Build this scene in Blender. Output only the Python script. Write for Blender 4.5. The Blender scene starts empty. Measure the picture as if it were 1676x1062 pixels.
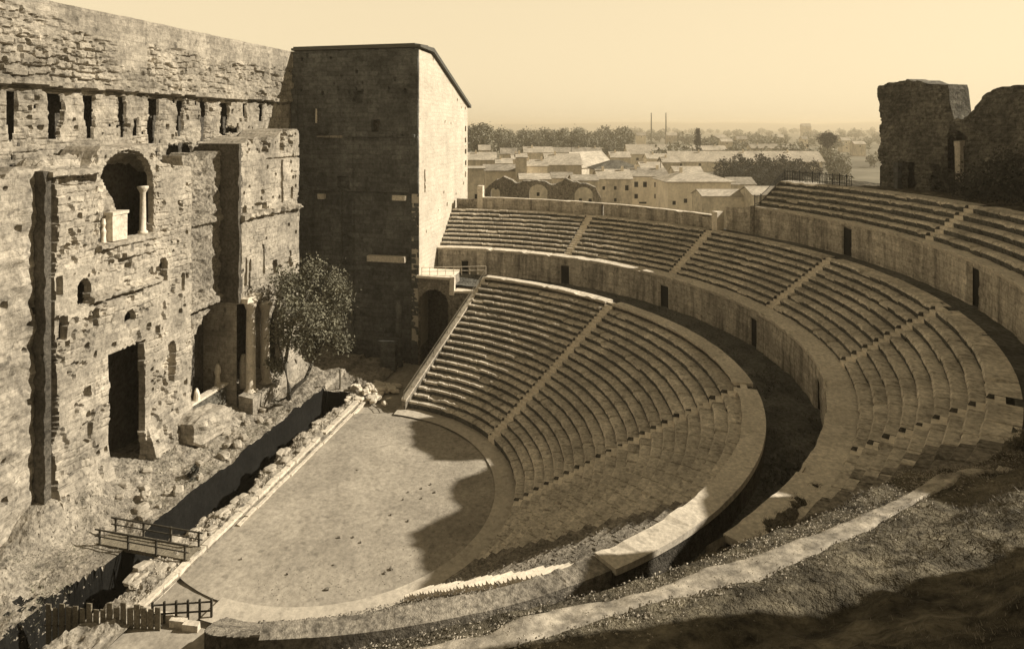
import bpy, math, random
import numpy as np
from mathutils import Vector, noise as mnoise

random.seed(7)
RNG = np.random.default_rng(7)
SC = bpy.context.scene
COL = SC.collection
PI = math.pi
rad = math.radians

# ------------------------------------------------------------------ camera
CX, CY, CZ, YAW, F, PX0, PY0 = -52.026, -25.013, 30.026, 0.25343, 1112.45, 771.43, 207.25
IW, IH = 1676.0, 1062.0
cam_d = bpy.data.cameras.new('camera')
cam = bpy.data.objects.new('camera', cam_d)
COL.objects.link(cam)
cam.location = (CX, CY, CZ)
cam.rotation_euler = (PI / 2, 0, YAW - PI / 2)
cam_d.sensor_fit = 'HORIZONTAL'
cam_d.sensor_width = 36.0
cam_d.lens = 36.0 * F / IW
cam_d.shift_x = (IW / 2 - PX0) / IW
cam_d.shift_y = (PY0 - IH / 2) / IW
cam_d.clip_start = 0.3
cam_d.clip_end = 30000
SC.camera = cam

# ------------------------------------------------------------------ light
SUN_TO = Vector((0.37, -1.0, 0.72)).normalized()
SUN_EL = math.asin(SUN_TO.z)
SUN_AZ = math.atan2(SUN_TO.x, SUN_TO.y)
w = bpy.data.worlds.new('World')
SC.world = w
w.use_nodes = True
nt = w.node_tree
for n in list(nt.nodes):
    nt.nodes.remove(n)
sky = nt.nodes.new('ShaderNodeTexSky')
sky.sky_type = 'NISHITA'
sky.sun_disc = False
sky.sun_elevation = SUN_EL
sky.sun_rotation = SUN_AZ
sky.dust_density = 2.0
bw = nt.nodes.new('ShaderNodeRGBToBW')
tint = nt.nodes.new('ShaderNodeMix')
tint.data_type = 'RGBA'
tint.blend_type = 'MULTIPLY'
tint.inputs['Factor'].default_value = 1.0
tint.inputs[7].default_value = (1.0, 0.82, 0.525, 1)
bg = nt.nodes.new('ShaderNodeBackground')
bg.inputs['Strength'].default_value = 0.49
wo = nt.nodes.new('ShaderNodeOutputWorld')
gm = nt.nodes.new('ShaderNodeMath')
gm.operation = 'POWER'
gm.inputs[1].default_value = 0.15
nt.links.new(sky.outputs['Color'], bw.inputs['Color'])
nt.links.new(bw.outputs['Val'], gm.inputs[0])
tcw = nt.nodes.new('ShaderNodeTexCoord')
sxyz = nt.nodes.new('ShaderNodeSeparateXYZ')
mr = nt.nodes.new('ShaderNodeMapRange')
mr.interpolation_type = 'SMOOTHSTEP'
mr.inputs[1].default_value = 0.17; mr.inputs[2].default_value = 0.40
mr.inputs[3].default_value = 1.0; mr.inputs[4].default_value = 0.32
mm_ = nt.nodes.new('ShaderNodeMath'); mm_.operation = 'MULTIPLY'
nt.links.new(tcw.outputs['Generated'], sxyz.inputs[0])
nt.links.new(sxyz.outputs['Z'], mr.inputs[0])
nt.links.new(gm.outputs[0], mm_.inputs[0])
nt.links.new(mr.outputs[0], mm_.inputs[1])
nt.links.new(mm_.outputs[0], tint.inputs[6])
nt.links.new(tint.outputs[2], bg.inputs['Color'])
nt.links.new(bg.outputs['Background'], wo.inputs['Surface'])

sd = bpy.data.lights.new('sun', 'SUN')
sd.energy = 4.6
sd.angle = rad(0.5)
sd.color = (1.0, 0.905, 0.75)
so = bpy.data.objects.new('sun', sd)
COL.objects.link(so)
so.rotation_euler = SUN_TO.to_track_quat('Z', 'Y').to_euler()
so.location = (0, 0, 200)

SC.view_settings.view_transform = 'Standard'
SC.view_settings.look = 'None'
SC.view_settings.exposure = 0.68
SC.view_settings.gamma = 1.0
SC.cycles.max_bounces = 6
SC.cycles.volume_bounces = 0

# ------------------------------------------------------------------ helpers: points
FWD = np.array([math.cos(YAW), math.sin(YAW)])
RGT = np.array([math.sin(YAW), -math.cos(YAW)])

def at(px, py, d):
    """the real point seen at photo pixel (px, py) at depth d metres along the view"""
    r = (px - PX0) / F * d
    q = np.array([CX, CY]) + FWD * d + RGT * r
    return np.array([q[0], q[1], CZ - (py - PY0) / F * d])

def on_z(px, py, z):
    return at(px, py, (CZ - z) / ((py - PY0) / F))

def ground_at(px, d):
    q = at(px, PY0, d)
    return q[0], q[1]

# ------------------------------------------------------------------ helpers: noise
_T = RNG.random((256, 256)).astype(np.float64)

def vnoise(x, y):
    x = np.asarray(x, float); y = np.asarray(y, float)
    xi = np.floor(x).astype(int); yi = np.floor(y).astype(int)
    fx = x - xi; fy = y - yi
    fx = fx * fx * (3 - 2 * fx); fy = fy * fy * (3 - 2 * fy)
    a = _T[xi % 256, yi % 256]; b = _T[(xi + 1) % 256, yi % 256]
    c = _T[xi % 256, (yi + 1) % 256]; d = _T[(xi + 1) % 256, (yi + 1) % 256]
    return (a * (1 - fx) + b * fx) * (1 - fy) + (c * (1 - fx) + d * fx) * fy

def fbm(x, y, oct=4, seed=0.0):
    v = 0; amp = 0.5; tot = 0
    for o in range(oct):
        v = v + amp * vnoise(np.asarray(x) * 2 ** o + seed * 17.3 + o * 31.7, np.asarray(y) * 2 ** o + seed * 7.1 + o * 11.9)
        tot += amp; amp *= 0.5
    return v / tot          # 0..1

def hash1(i, j=0, k=0):
    return _T[np.asarray(i).astype(int) * 7 % 256, (np.asarray(j).astype(int) * 13 + k * 29) % 256]

def sstep(a, b, x):
    t = np.clip((np.asarray(x, float) - a) / (b - a), 0, 1)
    return t * t * (3 - 2 * t)

# ------------------------------------------------------------------ helpers: objects
def link(name, verts, faces, mat, parent=None, smooth=False):
    me = bpy.data.meshes.new(name)
    me.from_pydata([tuple(map(float, v)) for v in verts], [], [tuple(map(int, f)) for f in faces])
    me.update()
    if mat is not None:
        me.materials.append(mat)
    if smooth:
        me.shade_smooth()
    o = bpy.data.objects.new(name, me)
    COL.objects.link(o)
    if parent is not None:
        o.parent = parent
        o.matrix_parent_inverse = parent.matrix_basis.inverted()
    return o

def thing(name, label, cat, loc=(0, 0, 0), group=None):
    o = bpy.data.objects.new(name, None)
    o.empty_display_size = 0.3
    COL.objects.link(o)
    o.location = loc
    o['label'] = label
    o['category'] = cat
    if group:
        o['group'] = group
    return o

def tag(o, label, cat, group=None):
    o['label'] = label
    o['category'] = cat
    if group:
        o['group'] = group
    return o

def structure(o, kind='structure'):
    o['kind'] = kind
    return o

def dup(root, loc, rotz=0.0, scale=None, label=None, group=None):
    r = root.copy()
    COL.objects.link(r)
    r.location = loc
    r.rotation_euler = (0, 0, rotz)
    if scale is not None:
        r.scale = scale
    if label:
        r['label'] = label
    if group:
        r['group'] = group
    for ch in list(root.children):
        c = ch.copy()
        COL.objects.link(c)
        c.parent = r
        for g in list(ch.children):
            d = g.copy()
            COL.objects.link(d)
            d.parent = c
    return r

class MB:
    """collects shapes for ONE mesh"""
    def __init__(s):
        s.v = []; s.f = []
    def add(s, vs, fs):
        n = len(s.v)
        s.v.extend([tuple(map(float, v)) for v in vs])
        s.f.extend([tuple(int(i) + n for i in f) for f in fs])
        return s
    def box(s, c, size, rz=0.0, jit=0.0):
        hx, hy, hz = size[0] / 2, size[1] / 2, size[2] / 2
        ca, sa = math.cos(rz), math.sin(rz)
        vs = []
        for dz in (-hz, hz):
            for dx, dy in ((-hx, -hy), (hx, -hy), (hx, hy), (-hx, hy)):
                jx, jy, jz = [(random.random() - .5) * 2 * jit for _ in range(3)]
                x, y = dx + jx, dy + jy
                vs.append((c[0] + x * ca - y * sa, c[1] + x * sa + y * ca, c[2] + dz + jz))
        return s.add(vs, [(3, 2, 1, 0), (4, 5, 6, 7), (0, 1, 5, 4), (1, 2, 6, 5), (2, 3, 7, 6), (3, 0, 4, 7)])
    def bar(s, a, b, r, n=6, r2=None):
        a = Vector(a); b = Vector(b); d = (b - a)
        if d.length < 1e-6:
            return s
        q = d.to_track_quat('Z', 'Y')
        r2 = r if r2 is None else r2
        vs = []
        for P, rr in ((a, r), (b, r2)):
            for i in range(n):
                t = 2 * PI * i / n
                vs.append(P + q @ Vector((math.cos(t) * rr, math.sin(t) * rr, 0)))
        fs = [(i, (i + 1) % n, n + (i + 1) % n, n + i) for i in range(n)]
        fs += [tuple(range(n - 1, -1, -1)), tuple(range(n, 2 * n))]
        return s.add(vs, fs)
    def tube(s, pts, radii, n=7):
        pts = [Vector(p) for p in pts]
        rings = []
        for i, P in enumerate(pts):
            d = (pts[min(i + 1, len(pts) - 1)] - pts[max(i - 1, 0)])
            q = d.to_track_quat('Z', 'Y')
            rings.append([P + q @ Vector((math.cos(2 * PI * k / n) * radii[i], math.sin(2 * PI * k / n) * radii[i], 0)) for k in range(n)])
        vs = [v for r in rings for v in r]
        fs = []
        for i in range(len(pts) - 1):
            for k in range(n):
                fs.append((i * n + k, i * n + (k + 1) % n, (i + 1) * n + (k + 1) % n, (i + 1) * n + k))
        fs += [tuple(range(n - 1, -1, -1)), tuple(range((len(pts) - 1) * n, len(pts) * n))]
        return s.add(vs, fs)
    def lathe(s, c, prof, n=14):
        vs = []
        for r, z in prof:
            for k in range(n):
                vs.append((c[0] + r * math.cos(2 * PI * k / n), c[1] + r * math.sin(2 * PI * k / n), c[2] + z))
        fs = []
        m = len(prof)
        for i in range(m - 1):
            for k in range(n):
                fs.append((i * n + k, i * n + (k + 1) % n, (i + 1) * n + (k + 1) % n, (i + 1) * n + k))
        fs += [tuple(range(n - 1, -1, -1)), tuple(range((m - 1) * n, m * n))]
        return s.add(vs, fs)
    def prism(s, poly, axis_a, axis_b):
        """poly: list of 3-D points (planar), extruded from +axis_a to +axis_b"""
        n = len(poly)
        A = [tuple(np.array(p) + np.array(axis_a)) for p in poly]
        B = [tuple(np.array(p) + np.array(axis_b)) for p in poly]
        fs = [tuple(range(n - 1, -1, -1)), tuple(range(n, 2 * n))]
        fs += [(i, (i + 1) % n, n + (i + 1) % n, n + i) for i in range(n)]
        return s.add(A + B, fs)
    def build(s, name, mat, parent=None, smooth=False):
        return link(name, s.v, s.f, mat, parent, smooth)

def grid_faces(nu, nv, off=0):
    i, j = np.meshgrid(np.arange(nu - 1), np.arange(nv - 1), indexing='ij')
    a = (i * nv + j).ravel() + off
    return np.stack([a, a + nv, a + nv + 1, a + 1], 1)

def grid_obj(name, P, mat, parent=None, smooth=True, flip=False):
    nu, nv = P.shape[:2]
    f = grid_faces(nu, nv)
    if flip:
        f = f[:, ::-1]
    return link(name, P.reshape(-1, 3), f, mat, parent, smooth)

# ------------------------------------------------------------------ materials (monochrome sepia print)
WARM = (1.0, 0.90, 0.74)
NEUT = (1.0, 0.97, 0.85)

def mat_rock(name, lum, tint=WARM, var=0.35, big=0.25, fine=6.0, grain=0.35, bump=0.5, stain=0.0, stain_scale=(0.5, 0.5, 0.12), rough=0.95, speck=0.0, dist=0.08, brick=None):
    m = bpy.data.materials.new(name)
    m.use_nodes = True
    t = m.node_tree
    for n in list(t.nodes):
        t.nodes.remove(n)
    N = t.nodes.new
    L = t.links.new
    out = N('ShaderNodeOutputMaterial')
    bs = N('ShaderNodeBsdfPrincipled')
    bs.inputs['Roughness'].default_value = rough
    bs.inputs['Specular IOR Level'].default_value = 0.12
    L(bs.outputs[0], out.inputs[0])
    tc = N('ShaderNodeTexCoord')
    def noise(scale, det=4, rg=0.6, mp=None):
        n = N('ShaderNodeTexNoise')
        n.inputs['Scale'].default_value = scale
        n.inputs['Detail'].default_value = det
        n.inputs['Roughness'].default_value = rg
        if mp is None:
            L(tc.outputs['Object'], n.inputs['Vector'])
        else:
            mm = N('ShaderNodeMapping')
            mm.inputs['Scale'].default_value = mp
            L(tc.outputs['Object'], mm.inputs['Vector'])
            L(mm.outputs[0], n.inputs['Vector'])
        return n.outputs['Fac']
    def rng(v, a, b, c, d):
        r = N('ShaderNodeMapRange')
        r.inputs[1].default_value = a; r.inputs[2].default_value = b
        r.inputs[3].default_value = c; r.inputs[4].default_value = d
        L(v, r.inputs[0])
        return r.outputs[0]
    def mul(a, b):
        q = N('ShaderNodeMath'); q.operation = 'MULTIPLY'
        L(a, q.inputs[0]); L(b, q.inputs[1])
        return q.outputs[0]
    v = rng(noise(big, 5, 0.65), 0.3, 0.7, 1 - var, 1 + var)
    v = mul(v, rng(noise(fine, 3, 0.7), 0.3, 0.7, 1 - grain, 1 + grain))
    if stain > 0:
        v = mul(v, rng(noise(1.0, 5, 0.6, stain_scale), 0.45, 0.68, 1.0, 1 - stain))
    if speck > 0:
        v = mul(v, rng(noise(fine * 0.45, 2, 0.5), 0.62, 0.70, 1.0, 1 - speck))
    if brick:
        bw_, bh_, con, mort = brick
        sx = N('ShaderNodeSeparateXYZ'); L(tc.outputs['Object'], sx.inputs[0])
        ad = N('ShaderNodeMath'); ad.operation = 'ADD'; L(sx.outputs[0], ad.inputs[0]); L(sx.outputs[1], ad.inputs[1])
        nz_ = rng(noise(.7, 3, .6), 0, 1, -.35, .35)
        ad2 = N('ShaderNodeMath'); ad2.operation = 'ADD'; L(ad.outputs[0], ad2.inputs[0]); L(nz_, ad2.inputs[1])
        az_ = N('ShaderNodeMath'); az_.operation = 'MULTIPLY_ADD'; L(nz_, az_.inputs[0]); az_.inputs[1].default_value = .35; L(sx.outputs[2], az_.inputs[2])
        cb = N('ShaderNodeCombineXYZ'); L(ad2.outputs[0], cb.inputs[0]); L(az_.outputs[0], cb.inputs[1])
        bk = N('ShaderNodeTexBrick')
        bk.inputs['Scale'].default_value = 1.0
        bk.inputs['Brick Width'].default_value = bw_; bk.inputs['Row Height'].default_value = bh_
        bk.inputs['Mortar Size'].default_value = .02; bk.inputs['Mortar Smooth'].default_value = .4
        bk.inputs['Color1'].default_value = (1 - con,) * 3 + (1,); bk.inputs['Color2'].default_value = (1 + con * .6,) * 3 + (1,)
        bk.inputs['Mortar'].default_value = (mort,) * 3 + (1,)
        bk.squash = 1.3; bk.offset = .45
        L(cb.outputs[0], bk.inputs['Vector'])
        bb = N('ShaderNodeRGBToBW'); L(bk.outputs['Color'], bb.inputs[0])
        v = mul(v, bb.outputs[0])
    mx = N('ShaderNodeMix'); mx.data_type = 'RGBA'; mx.blend_type = 'MULTIPLY'
    mx.inputs['Factor'].default_value = 1.0
    mx.inputs[6].default_value = (lum * tint[0], lum * tint[1], lum * tint[2], 1)
    L(v, mx.inputs[7])
    L(mx.outputs[2], bs.inputs['Base Color'])
    if bump > 0:
        b = N('ShaderNodeBump')
        b.inputs['Strength'].default_value = bump
        b.inputs['Distance'].default_value = dist
        L(noise(fine * 0.8, 5, 0.7), b.inputs['Height'])
        L(b.outputs[0], bs.inputs['Normal'])
    return m

M = {}
M['wall'] = mat_rock('ochre_masonry', 0.36, brick=(1.3, .55, .2, .62), stain=0.25, speck=0.45, fine=3.0, bump=0.8, dist=0.15)
M['wall_up'] = mat_rock('weathered_ashlar', 0.33, brick=(1.5, .6, .18, .65), stain=0.3, speck=0.35, fine=3.0, bump=0.9, dist=0.18)
M['rough'] = mat_rock('rubble_core', 0.25, var=0.4, grain=0.55, fine=3.5, bump=1.0, dist=0.25, speck=0.4)
M['tower'] = mat_rock('shade_darkened_ashlar', 0.13, brick=(1.4, .6, .28, .55), tint=(.97, .98, .92), var=0.3, stain=0.35, speck=0.3, fine=2.5, bump=0.6, dist=0.1)  # dark copy of the tower stone, shade of the west face painted in
M['tower_s'] = mat_rock('sunlit_tower_stone', 0.52, brick=(1.4, .55, .07, .8), var=0.12, grain=0.12, stain=0.12, speck=0.15, fine=3, bump=0.25)  # light copy of the tower stone, sunlight put into the colour
M['pale'] = mat_rock('pale_limestone', 0.68, var=0.2, grain=0.2, speck=0.2, fine=5, bump=0.4)
M['seat'] = mat_rock('worn_seat_stone', 0.50, var=0.35, grain=0.4, speck=0.35, fine=3.5, bump=0.6, big=0.35)
M['earthrow'] = mat_rock('earth_covered_rows', 0.22, var=0.4, grain=0.5, fine=4, bump=1.0, dist=.15, speck=0.45)
M['riser'] = mat_rock('shade_painted_seat_fronts', 0.09, tint=NEUT, var=0.4, grain=0.5, fine=4, bump=0.8, speck=0.3)  # dark colour paints the shade onto the seat risers
M['coping'] = mat_rock('coping_stone', 0.56, var=0.2, grain=0.25, speck=0.25, fine=4, bump=0.4)
M['podium'] = mat_rock('stained_podium_masonry', 0.46, brick=(1.2, .5, .16, .6), var=0.3, stain=0.6, stain_scale=(1.2, 1.2, 0.12), grain=0.3, speck=0.35, fine=4, bump=0.6)
M['grass'] = mat_rock('dry_grass_ground', 0.10, tint=NEUT, var=0.5, grain=0.5, fine=4, bump=0.8, big=0.3)
M['hill'] = mat_rock('weedy_earth', 0.10, tint=(1, .88, .64), var=0.75, grain=0.65, fine=2.2, bump=1.0, dist=0.3, big=0.45, speck=0.5)
M['orch'] = mat_rock('sandy_orchestra_ground', 0.31, var=0.28, grain=0.25, fine=2.5, bump=0.5, big=0.18, speck=0.25)
M['stage'] = mat_rock('stony_stage_earth', 0.27, var=0.4, grain=0.5, fine=2.5, bump=1.0, dist=0.2, big=0.5, speck=0.5)
M['path'] = mat_rock('trodden_earth', 0.32, var=0.45, grain=0.5, fine=3, big=.8, bump=0.6, speck=0.3)
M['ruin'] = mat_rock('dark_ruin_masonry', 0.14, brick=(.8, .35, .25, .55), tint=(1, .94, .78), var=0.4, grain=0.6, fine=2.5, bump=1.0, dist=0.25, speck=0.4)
M['roof'] = mat_rock('old_roof_tiles', 0.44, brick=(.5, .3, .25, .65), var=0.25, grain=0.2, fine=1.5, bump=0.3, big=0.15)
M['plaster'] = mat_rock('limewashed_plaster', 0.82, var=0.18, grain=0.12, fine=1.5, bump=0.2, big=0.2, stain=0.15)
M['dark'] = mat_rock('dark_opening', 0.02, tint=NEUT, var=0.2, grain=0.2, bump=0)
M['iron'] = mat_rock('dark_iron', 0.03, tint=NEUT, var=0.2, grain=0.2, bump=0, rough=0.6)
M['wood'] = mat_rock('grey_weathered_wood', 0.18, tint=(1, .88, .66), var=0.3, grain=0.4, fine=8, bump=0.4)
M['woodd'] = mat_rock('dark_timber', 0.06, tint=(1, .9, .7), var=0.3, grain=0.4, fine=8, bump=0.4)
M['bark'] = mat_rock('bark', 0.08, tint=(1, .92, .75), var=0.3, grain=0.4, fine=8, bump=0.6)
M['leaf'] = mat_rock('dull_olive_leaves', 0.17, tint=(1, .95, .7), var=0.4, grain=0.3, fine=3, bump=0)
M['leafd'] = mat_rock('dark_leaves', 0.055, tint=(1, .97, .8), var=0.4, grain=0.3, fine=2, bump=0)
M['leaff'] = mat_rock('grey_plane_leaves', 0.25, tint=(1, .95, .75), var=0.4, grain=0.3, fine=1, bump=0)
M['plain'] = mat_rock('patchwork_fields', 0.14, tint=(1, .92, .7), var=0.55, grain=0.4, fine=0.05, bump=0, big=0.006)
M['farhill'] = mat_rock('far_scrub', 0.09, tint=NEUT, var=0.3, grain=0.2, fine=0.02, bump=0, big=0.002)
M['trench_shade'] = mat_rock('trench_shade_black', 0.009, tint=NEUT, var=0.4, grain=0.4, fine=3, bump=0.5)  # near-black colour stands in for the deep shade of the trench
M['walk'] = mat_rock('pale_walkway_earth', 0.44, var=0.15, grain=0.2, fine=3, bump=0.3, speck=0.2)
M['side'] = mat_rock('shade_painted_rubble', 0.10, tint=WARM, var=0.4, grain=0.5, fine=3.5, bump=1.0, dist=0.25, speck=0.4)  # darkened rubble, shade of the unlit side and inner faces painted in
M['drygrass'] = mat_rock('bleached_dry_grass', 0.20, tint=WARM, var=0.5, grain=0.4, fine=3, bump=0)
M['rubble'] = mat_rock('broken_stone', 0.38, var=0.3, grain=0.3, fine=5, bump=0.5, speck=0.3)
M['plaster_b'] = mat_rock('grey_plaster', 0.5, var=0.25, grain=0.2, fine=1.0, bump=0.2, big=0.2, stain=0.3)
M['plaster_c'] = mat_rock('ochre_plaster', 0.64, var=0.25, grain=0.2, fine=1.0, bump=0.2, big=0.2, stain=0.3)
M['roof_b'] = mat_rock('darker_roof_tiles', 0.30, var=0.3, grain=0.25, fine=1.2, bump=0.3, big=0.2, brick=(.5, .3, .3, .6))
M['slab'] = mat_rock('sheet_roof', 0.10, tint=NEUT, var=0.15, grain=0.1, bump=0)

# ------------------------------------------------------------------ cavea geometry (slightly oval, seen in plan)
_RN = np.array([0, 15.5, 31.9, 36.9, 90.0])
_HA = np.array([.0388, .0388, -.0160, .0107, .0107])
_HB = np.array([.0229, .0229, .0328, -.0205, -.0205])

def RR(th, R):
    a = np.interp(R, _RN, _HA); b = np.interp(R, _RN, _HB)
    return R * (1 + a * np.cos(2 * np.asarray(th)) + b * np.sin(2 * np.asarray(th)))

def polar(th, R, z):
    r = RR(th, R)
    return np.stack(np.broadcast_arrays(r * np.cos(th), r * np.sin(th), z), -1)

P0A = np.array([15.7, -0.3]); P1A = np.array([30.2, -5.75])     # plan line of the east end of the lower seats

def th_east(R):
    best = None
    for t in np.linspace(-0.4, 1.4, 361):
        q = P0A + (P1A - P0A) * t
        th = math.atan2(q[1], q[0])
        d = abs(np.hypot(*q) - float(RR(th, R)))
        if best is None or d < best[0]:
            best = (d, th)
    return best[1]

def th_wall(R, y=2.85):
    th = 0.0
    for _ in range(12):
        th = math.asin(y / float(RR(th, R)))
    return th

def ring_solid(name, R0, R1, z0, z1, tha, thb, mat, parent, seg=0.35, jr=0.0, jz=0.0, ero=None, gaps=(), seed=0, rise=None, block=1.5):
    """a stone course swept round the cavea: flat top at z1 from R0 to R1, bottom z0. gaps = [(angle, width_m)] left open for stairs"""
    nose = .17 if name == 'seat_row' else .04
    Rm = (R0 + R1) / 2
    lo, hi = min(tha, thb), max(tha, thb)
    cuts = sorted([(g - wd / 2 / Rm, g + wd / 2 / Rm) for g, wd in gaps if lo < g < hi])
    spans = []
    a = lo
    for c0, c1 in cuts:
        if c0 > a:
            spans.append((a, c0))
        a = c1
    if hi > a:
        spans.append((a, hi))
    mb = MB(); mi = []
    for (a, b) in spans:
        n = max(2, int((b - a) * Rm / seg) + 1)
        th = np.linspace(a, b, n)
        if nose > .1:
            ks = np.arange(math.ceil((a * Rm / block + seed * 3.7) + .1), (b * Rm / block + seed * 3.7) - .1)
            jb = (ks - seed * 3.7) * block / Rm
            th = np.unique(np.concatenate([th] + [jb + o_ / Rm for o_ in (-.055, -.03, .03, .055)]))
            th = th[(th >= a) & (th <= b)]
            n = len(th)
        bl = np.floor(th * Rm / block + seed * 3.7)
        dr = (hash1(bl, seed, 1) - .5) * 2 * jr + (fbm(th * Rm * .8, np.full(n, seed * 3.1), 3) - .5) * jr * .8
        dz = (hash1(bl, seed, 2) - .5) * 2 * jz + (fbm(th * Rm * .9, np.full(n, seed * 5.3 + 9), 3) - .5) * jz * .8
        chip = (hash1(np.floor(th * Rm / .5), seed, 3) > .9) * (jz * 3.2) + (hash1(bl, seed, 6) > .965) * jz * 5
        e = ero(th) if ero is not None else np.zeros(n)
        h = (rise if rise else (z1 - z0))
        if nose > .1:
            fr = th * Rm / block + seed * 3.7
            jn = (np.abs(fr - np.round(fr)) * block < .04)
            dz = dz - .13 * jn; dr = dr + .07 * jn
        zf = z1 + dz - chip - e * h * 0.45
        zb = z1 + dz * 0.7
        r0 = R0 + dr + e * 0.1
        A = polar(th, r0 + .11, np.full(n, z0)); B = polar(th, r0, zf - nose)
        B2 = polar(th, r0 + nose * .55, zf); C = polar(th, np.full(n, R1), zb); D = polar(th, np.full(n, R1), np.full(n, z0))
        P = np.stack([A, B, B2, C, D], 1)
        wst = (np.degrees(th) + 8 * (fbm(th * 30, th * 0 + seed * .9, 3) - .5) < -119) & (name == 'seat_row')
        k = 5
        f = []
        for i in range(n - 1):
            for j in range(k):
                f.append((i * k + j, (i + 1) * k + j, (i + 1) * k + (j + 1) % k, i * k + (j + 1) % k))
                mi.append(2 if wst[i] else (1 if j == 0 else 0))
        mi += [1, 1]
        f.append(tuple(range(k))); f.append(tuple((n - 1) * k + j for j in range(k - 1, -1, -1)))
        mb.add(P.reshape(-1, 3), f)
    o = mb.build(name, mat, parent)
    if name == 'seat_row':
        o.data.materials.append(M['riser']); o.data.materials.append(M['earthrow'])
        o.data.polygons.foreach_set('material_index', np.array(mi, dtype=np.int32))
    return o

def flat_ring(name, R0, R1, z, tha, thb, mat, parent=None, nr=6, seg=0.5, amp=0.05, zfun=None, seed=1, rfun=None):
    n = int(abs(tha - thb) * R1 / seg) + 2
    th = np.linspace(tha, thb, n)[:, None]
    t = np.linspace(0, 1, nr)[None, :]
    R = R0 + (R1 - R0) * t + 0 * th
    T = th + 0 * t
    zz = (z if zfun is None else zfun(T, R)) + (fbm(T * R1 * .7, R * .7, 4, seed) - .5) * 2 * amp
    return grid_obj(name, polar(T, R, zz), mat, parent, True)

D2 = math.radians
def th_west(R):
    return D2(float(np.interp(R, [15.5, 31], [-178, -159])))
STA_I = [D2(a) for a in (-45, -90, -136.8)]
STA_M = [D2(a) for a in (-22.5, -45, -67.5, -90, -112.5)]
STA_S = [D2(a) for a in (-78.75, -101.25)]
WEST = D2(-172)

# ---- lower tier: 20 rows
zC, zD, zPR, zF, zG, zH = 11.4, 13.45, 9.95, 17.86, 21.0, 23.76
low = thing('lower_seating', 'lowest and largest bank of curved stone seats rising from the orchestra', 'seating')
NI = 20
RB, RC1 = 15.5, 30.7
wI = (RC1 - RB) / NI; hI = (zC - 0.35) / (NI + 1)

def ero_low(th):
    d = np.degrees(th)
    return np.clip((-112 - d) / 26, 0, 1) * (0.75 + 0.5 * fbm(th * 25, th * 3, 3)) * .95

for i in range(NI):
    R0 = RB + i * wI
    z1 = 0.35 + (i + 1) * hI
    ring_solid('seat_row', R0, R0 + wI + 0.25, z1 - hI - 0.4, z1, th_east(R0 + .3), th_west(R0), M['seat'], low, seg=0.33,
               jr=0.03, jz=0.026, ero=ero_low, gaps=[(a, 1.15) for a in STA_I], seed=i, rise=hI)
ring_solid('outer_wall', RC1 + .2, RC1 + 1.15, zPR - 0.6, zC - .15, th_east(RC1 + .3), D2(-134.0), M['side'], low, seg=.5, jr=.04, seed=78)
ring_solid('coping', RC1, RC1 + 1.25, zC - .2, zC + 0.1, th_east(RC1 + .3), D2(-134.0), M['coping'], low, seg=0.4, jr=0.03, jz=0.03,
           gaps=[(a, 1.15) for a in STA_I], seed=77)

def stairs(th0, R0, n, wd, h, z0, mat, parent, width=1.15, extra=0):
    mb = MB()
    for i in range(n + extra):
        r = R0 + i * wd
        zt = z0 + (i + 1) * h
        for (ra, rb, zz) in ((r, r + wd / 2 + .02, zt - h / 2), (r + wd / 2, r + wd + .02, zt - .01)):
            rm = float(RR(th0, (ra + rb) / 2))
            jj = (random.random() - .5) * (.05 if width < 1.3 else .16)
            mb.box((rm * math.cos(th0), rm * math.sin(th0), zz - .5 + jj), (rb - ra + .02, width - .03, 1.0), th0, .012)
    return mb.build('staircase', mat, parent)

ring_solid('outer_wall', RC1 + .2, RC1 + .9, zPR - 0.6, zC - .8, D2(-134.1), th_west(RC1), M['side'], low, seg=.5, jr=.04, seed=80)
ring_solid('worn_rim', RC1 - .1, RC1 + 1.0, zC - 1.4, zC - .1, D2(-134.0), th_west(RC1), M['earthrow'], low, seg=.2, jr=.08, jz=.025, seed=79, block=3.0)
for k, a in enumerate(STA_I):
    stairs(a, RB, NI, wI, hI, .35 + (.26 if k == 2 else 0), M['pale'], low, extra=(0 if k == 2 else 1), width=1.15 + (.35 if k == 2 else 0))

# end wall of the lower seats along the side entrance, with sloping coping
poly = []
for t in np.linspace(0, 1, 30):
    q = P0A + (P1A - P0A) * t
    poly.append((q[0], q[1], 0.35 + hI + (zC - .35 - 1.6 * hI) * t + 0.12))
dirA = (P1A - P0A) / np.linalg.norm(P1A - P0A); nA = np.array([-dirA[1], dirA[0]])
mb = MB()
mb.prism([(P0A[0], P0A[1], -.6)] + poly[::1] + [(P1A[0], P1A[1], -.6)], (0.02 * nA[0], 0.02 * nA[1], 0), (.55 * nA[0], .55 * nA[1], 0))
mb.build('end_wall', M['rough'], low)
mb = MB()
q0 = np.array(poly[0]); q1 = np.array(poly[-1])
nn = 22
for i in range(nn):
    a = q0 + (q1 - q0) * (i / nn); b = q0 + (q1 - q0) * ((i + .96) / nn)
    n3 = np.array([nA[0], nA[1], 0])
    up = np.array([0, 0, .16 + random.random() * .05])
    mb.add([a - n3 * .05, b - n3 * .05, b + n3 * .6, a + n3 * .6, a - n3 * .05 + up, b - n3 * .05 + up, b + n3 * .6 + up, a + n3 * .6 + up],
           [(3, 2, 1, 0), (4, 5, 6, 7), (0, 1, 5, 4), (1, 2, 6, 5), (2, 3, 7, 6), (3, 0, 4, 7)])
mb.build('sloping_coping', M['coping'], low)
rail = thing('sloping_railing', 'thin sloping handrail down the cut end of the lowest seats beside the side entrance', 'railing', tuple(q0))
mb = MB(); mp = MB()
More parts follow.
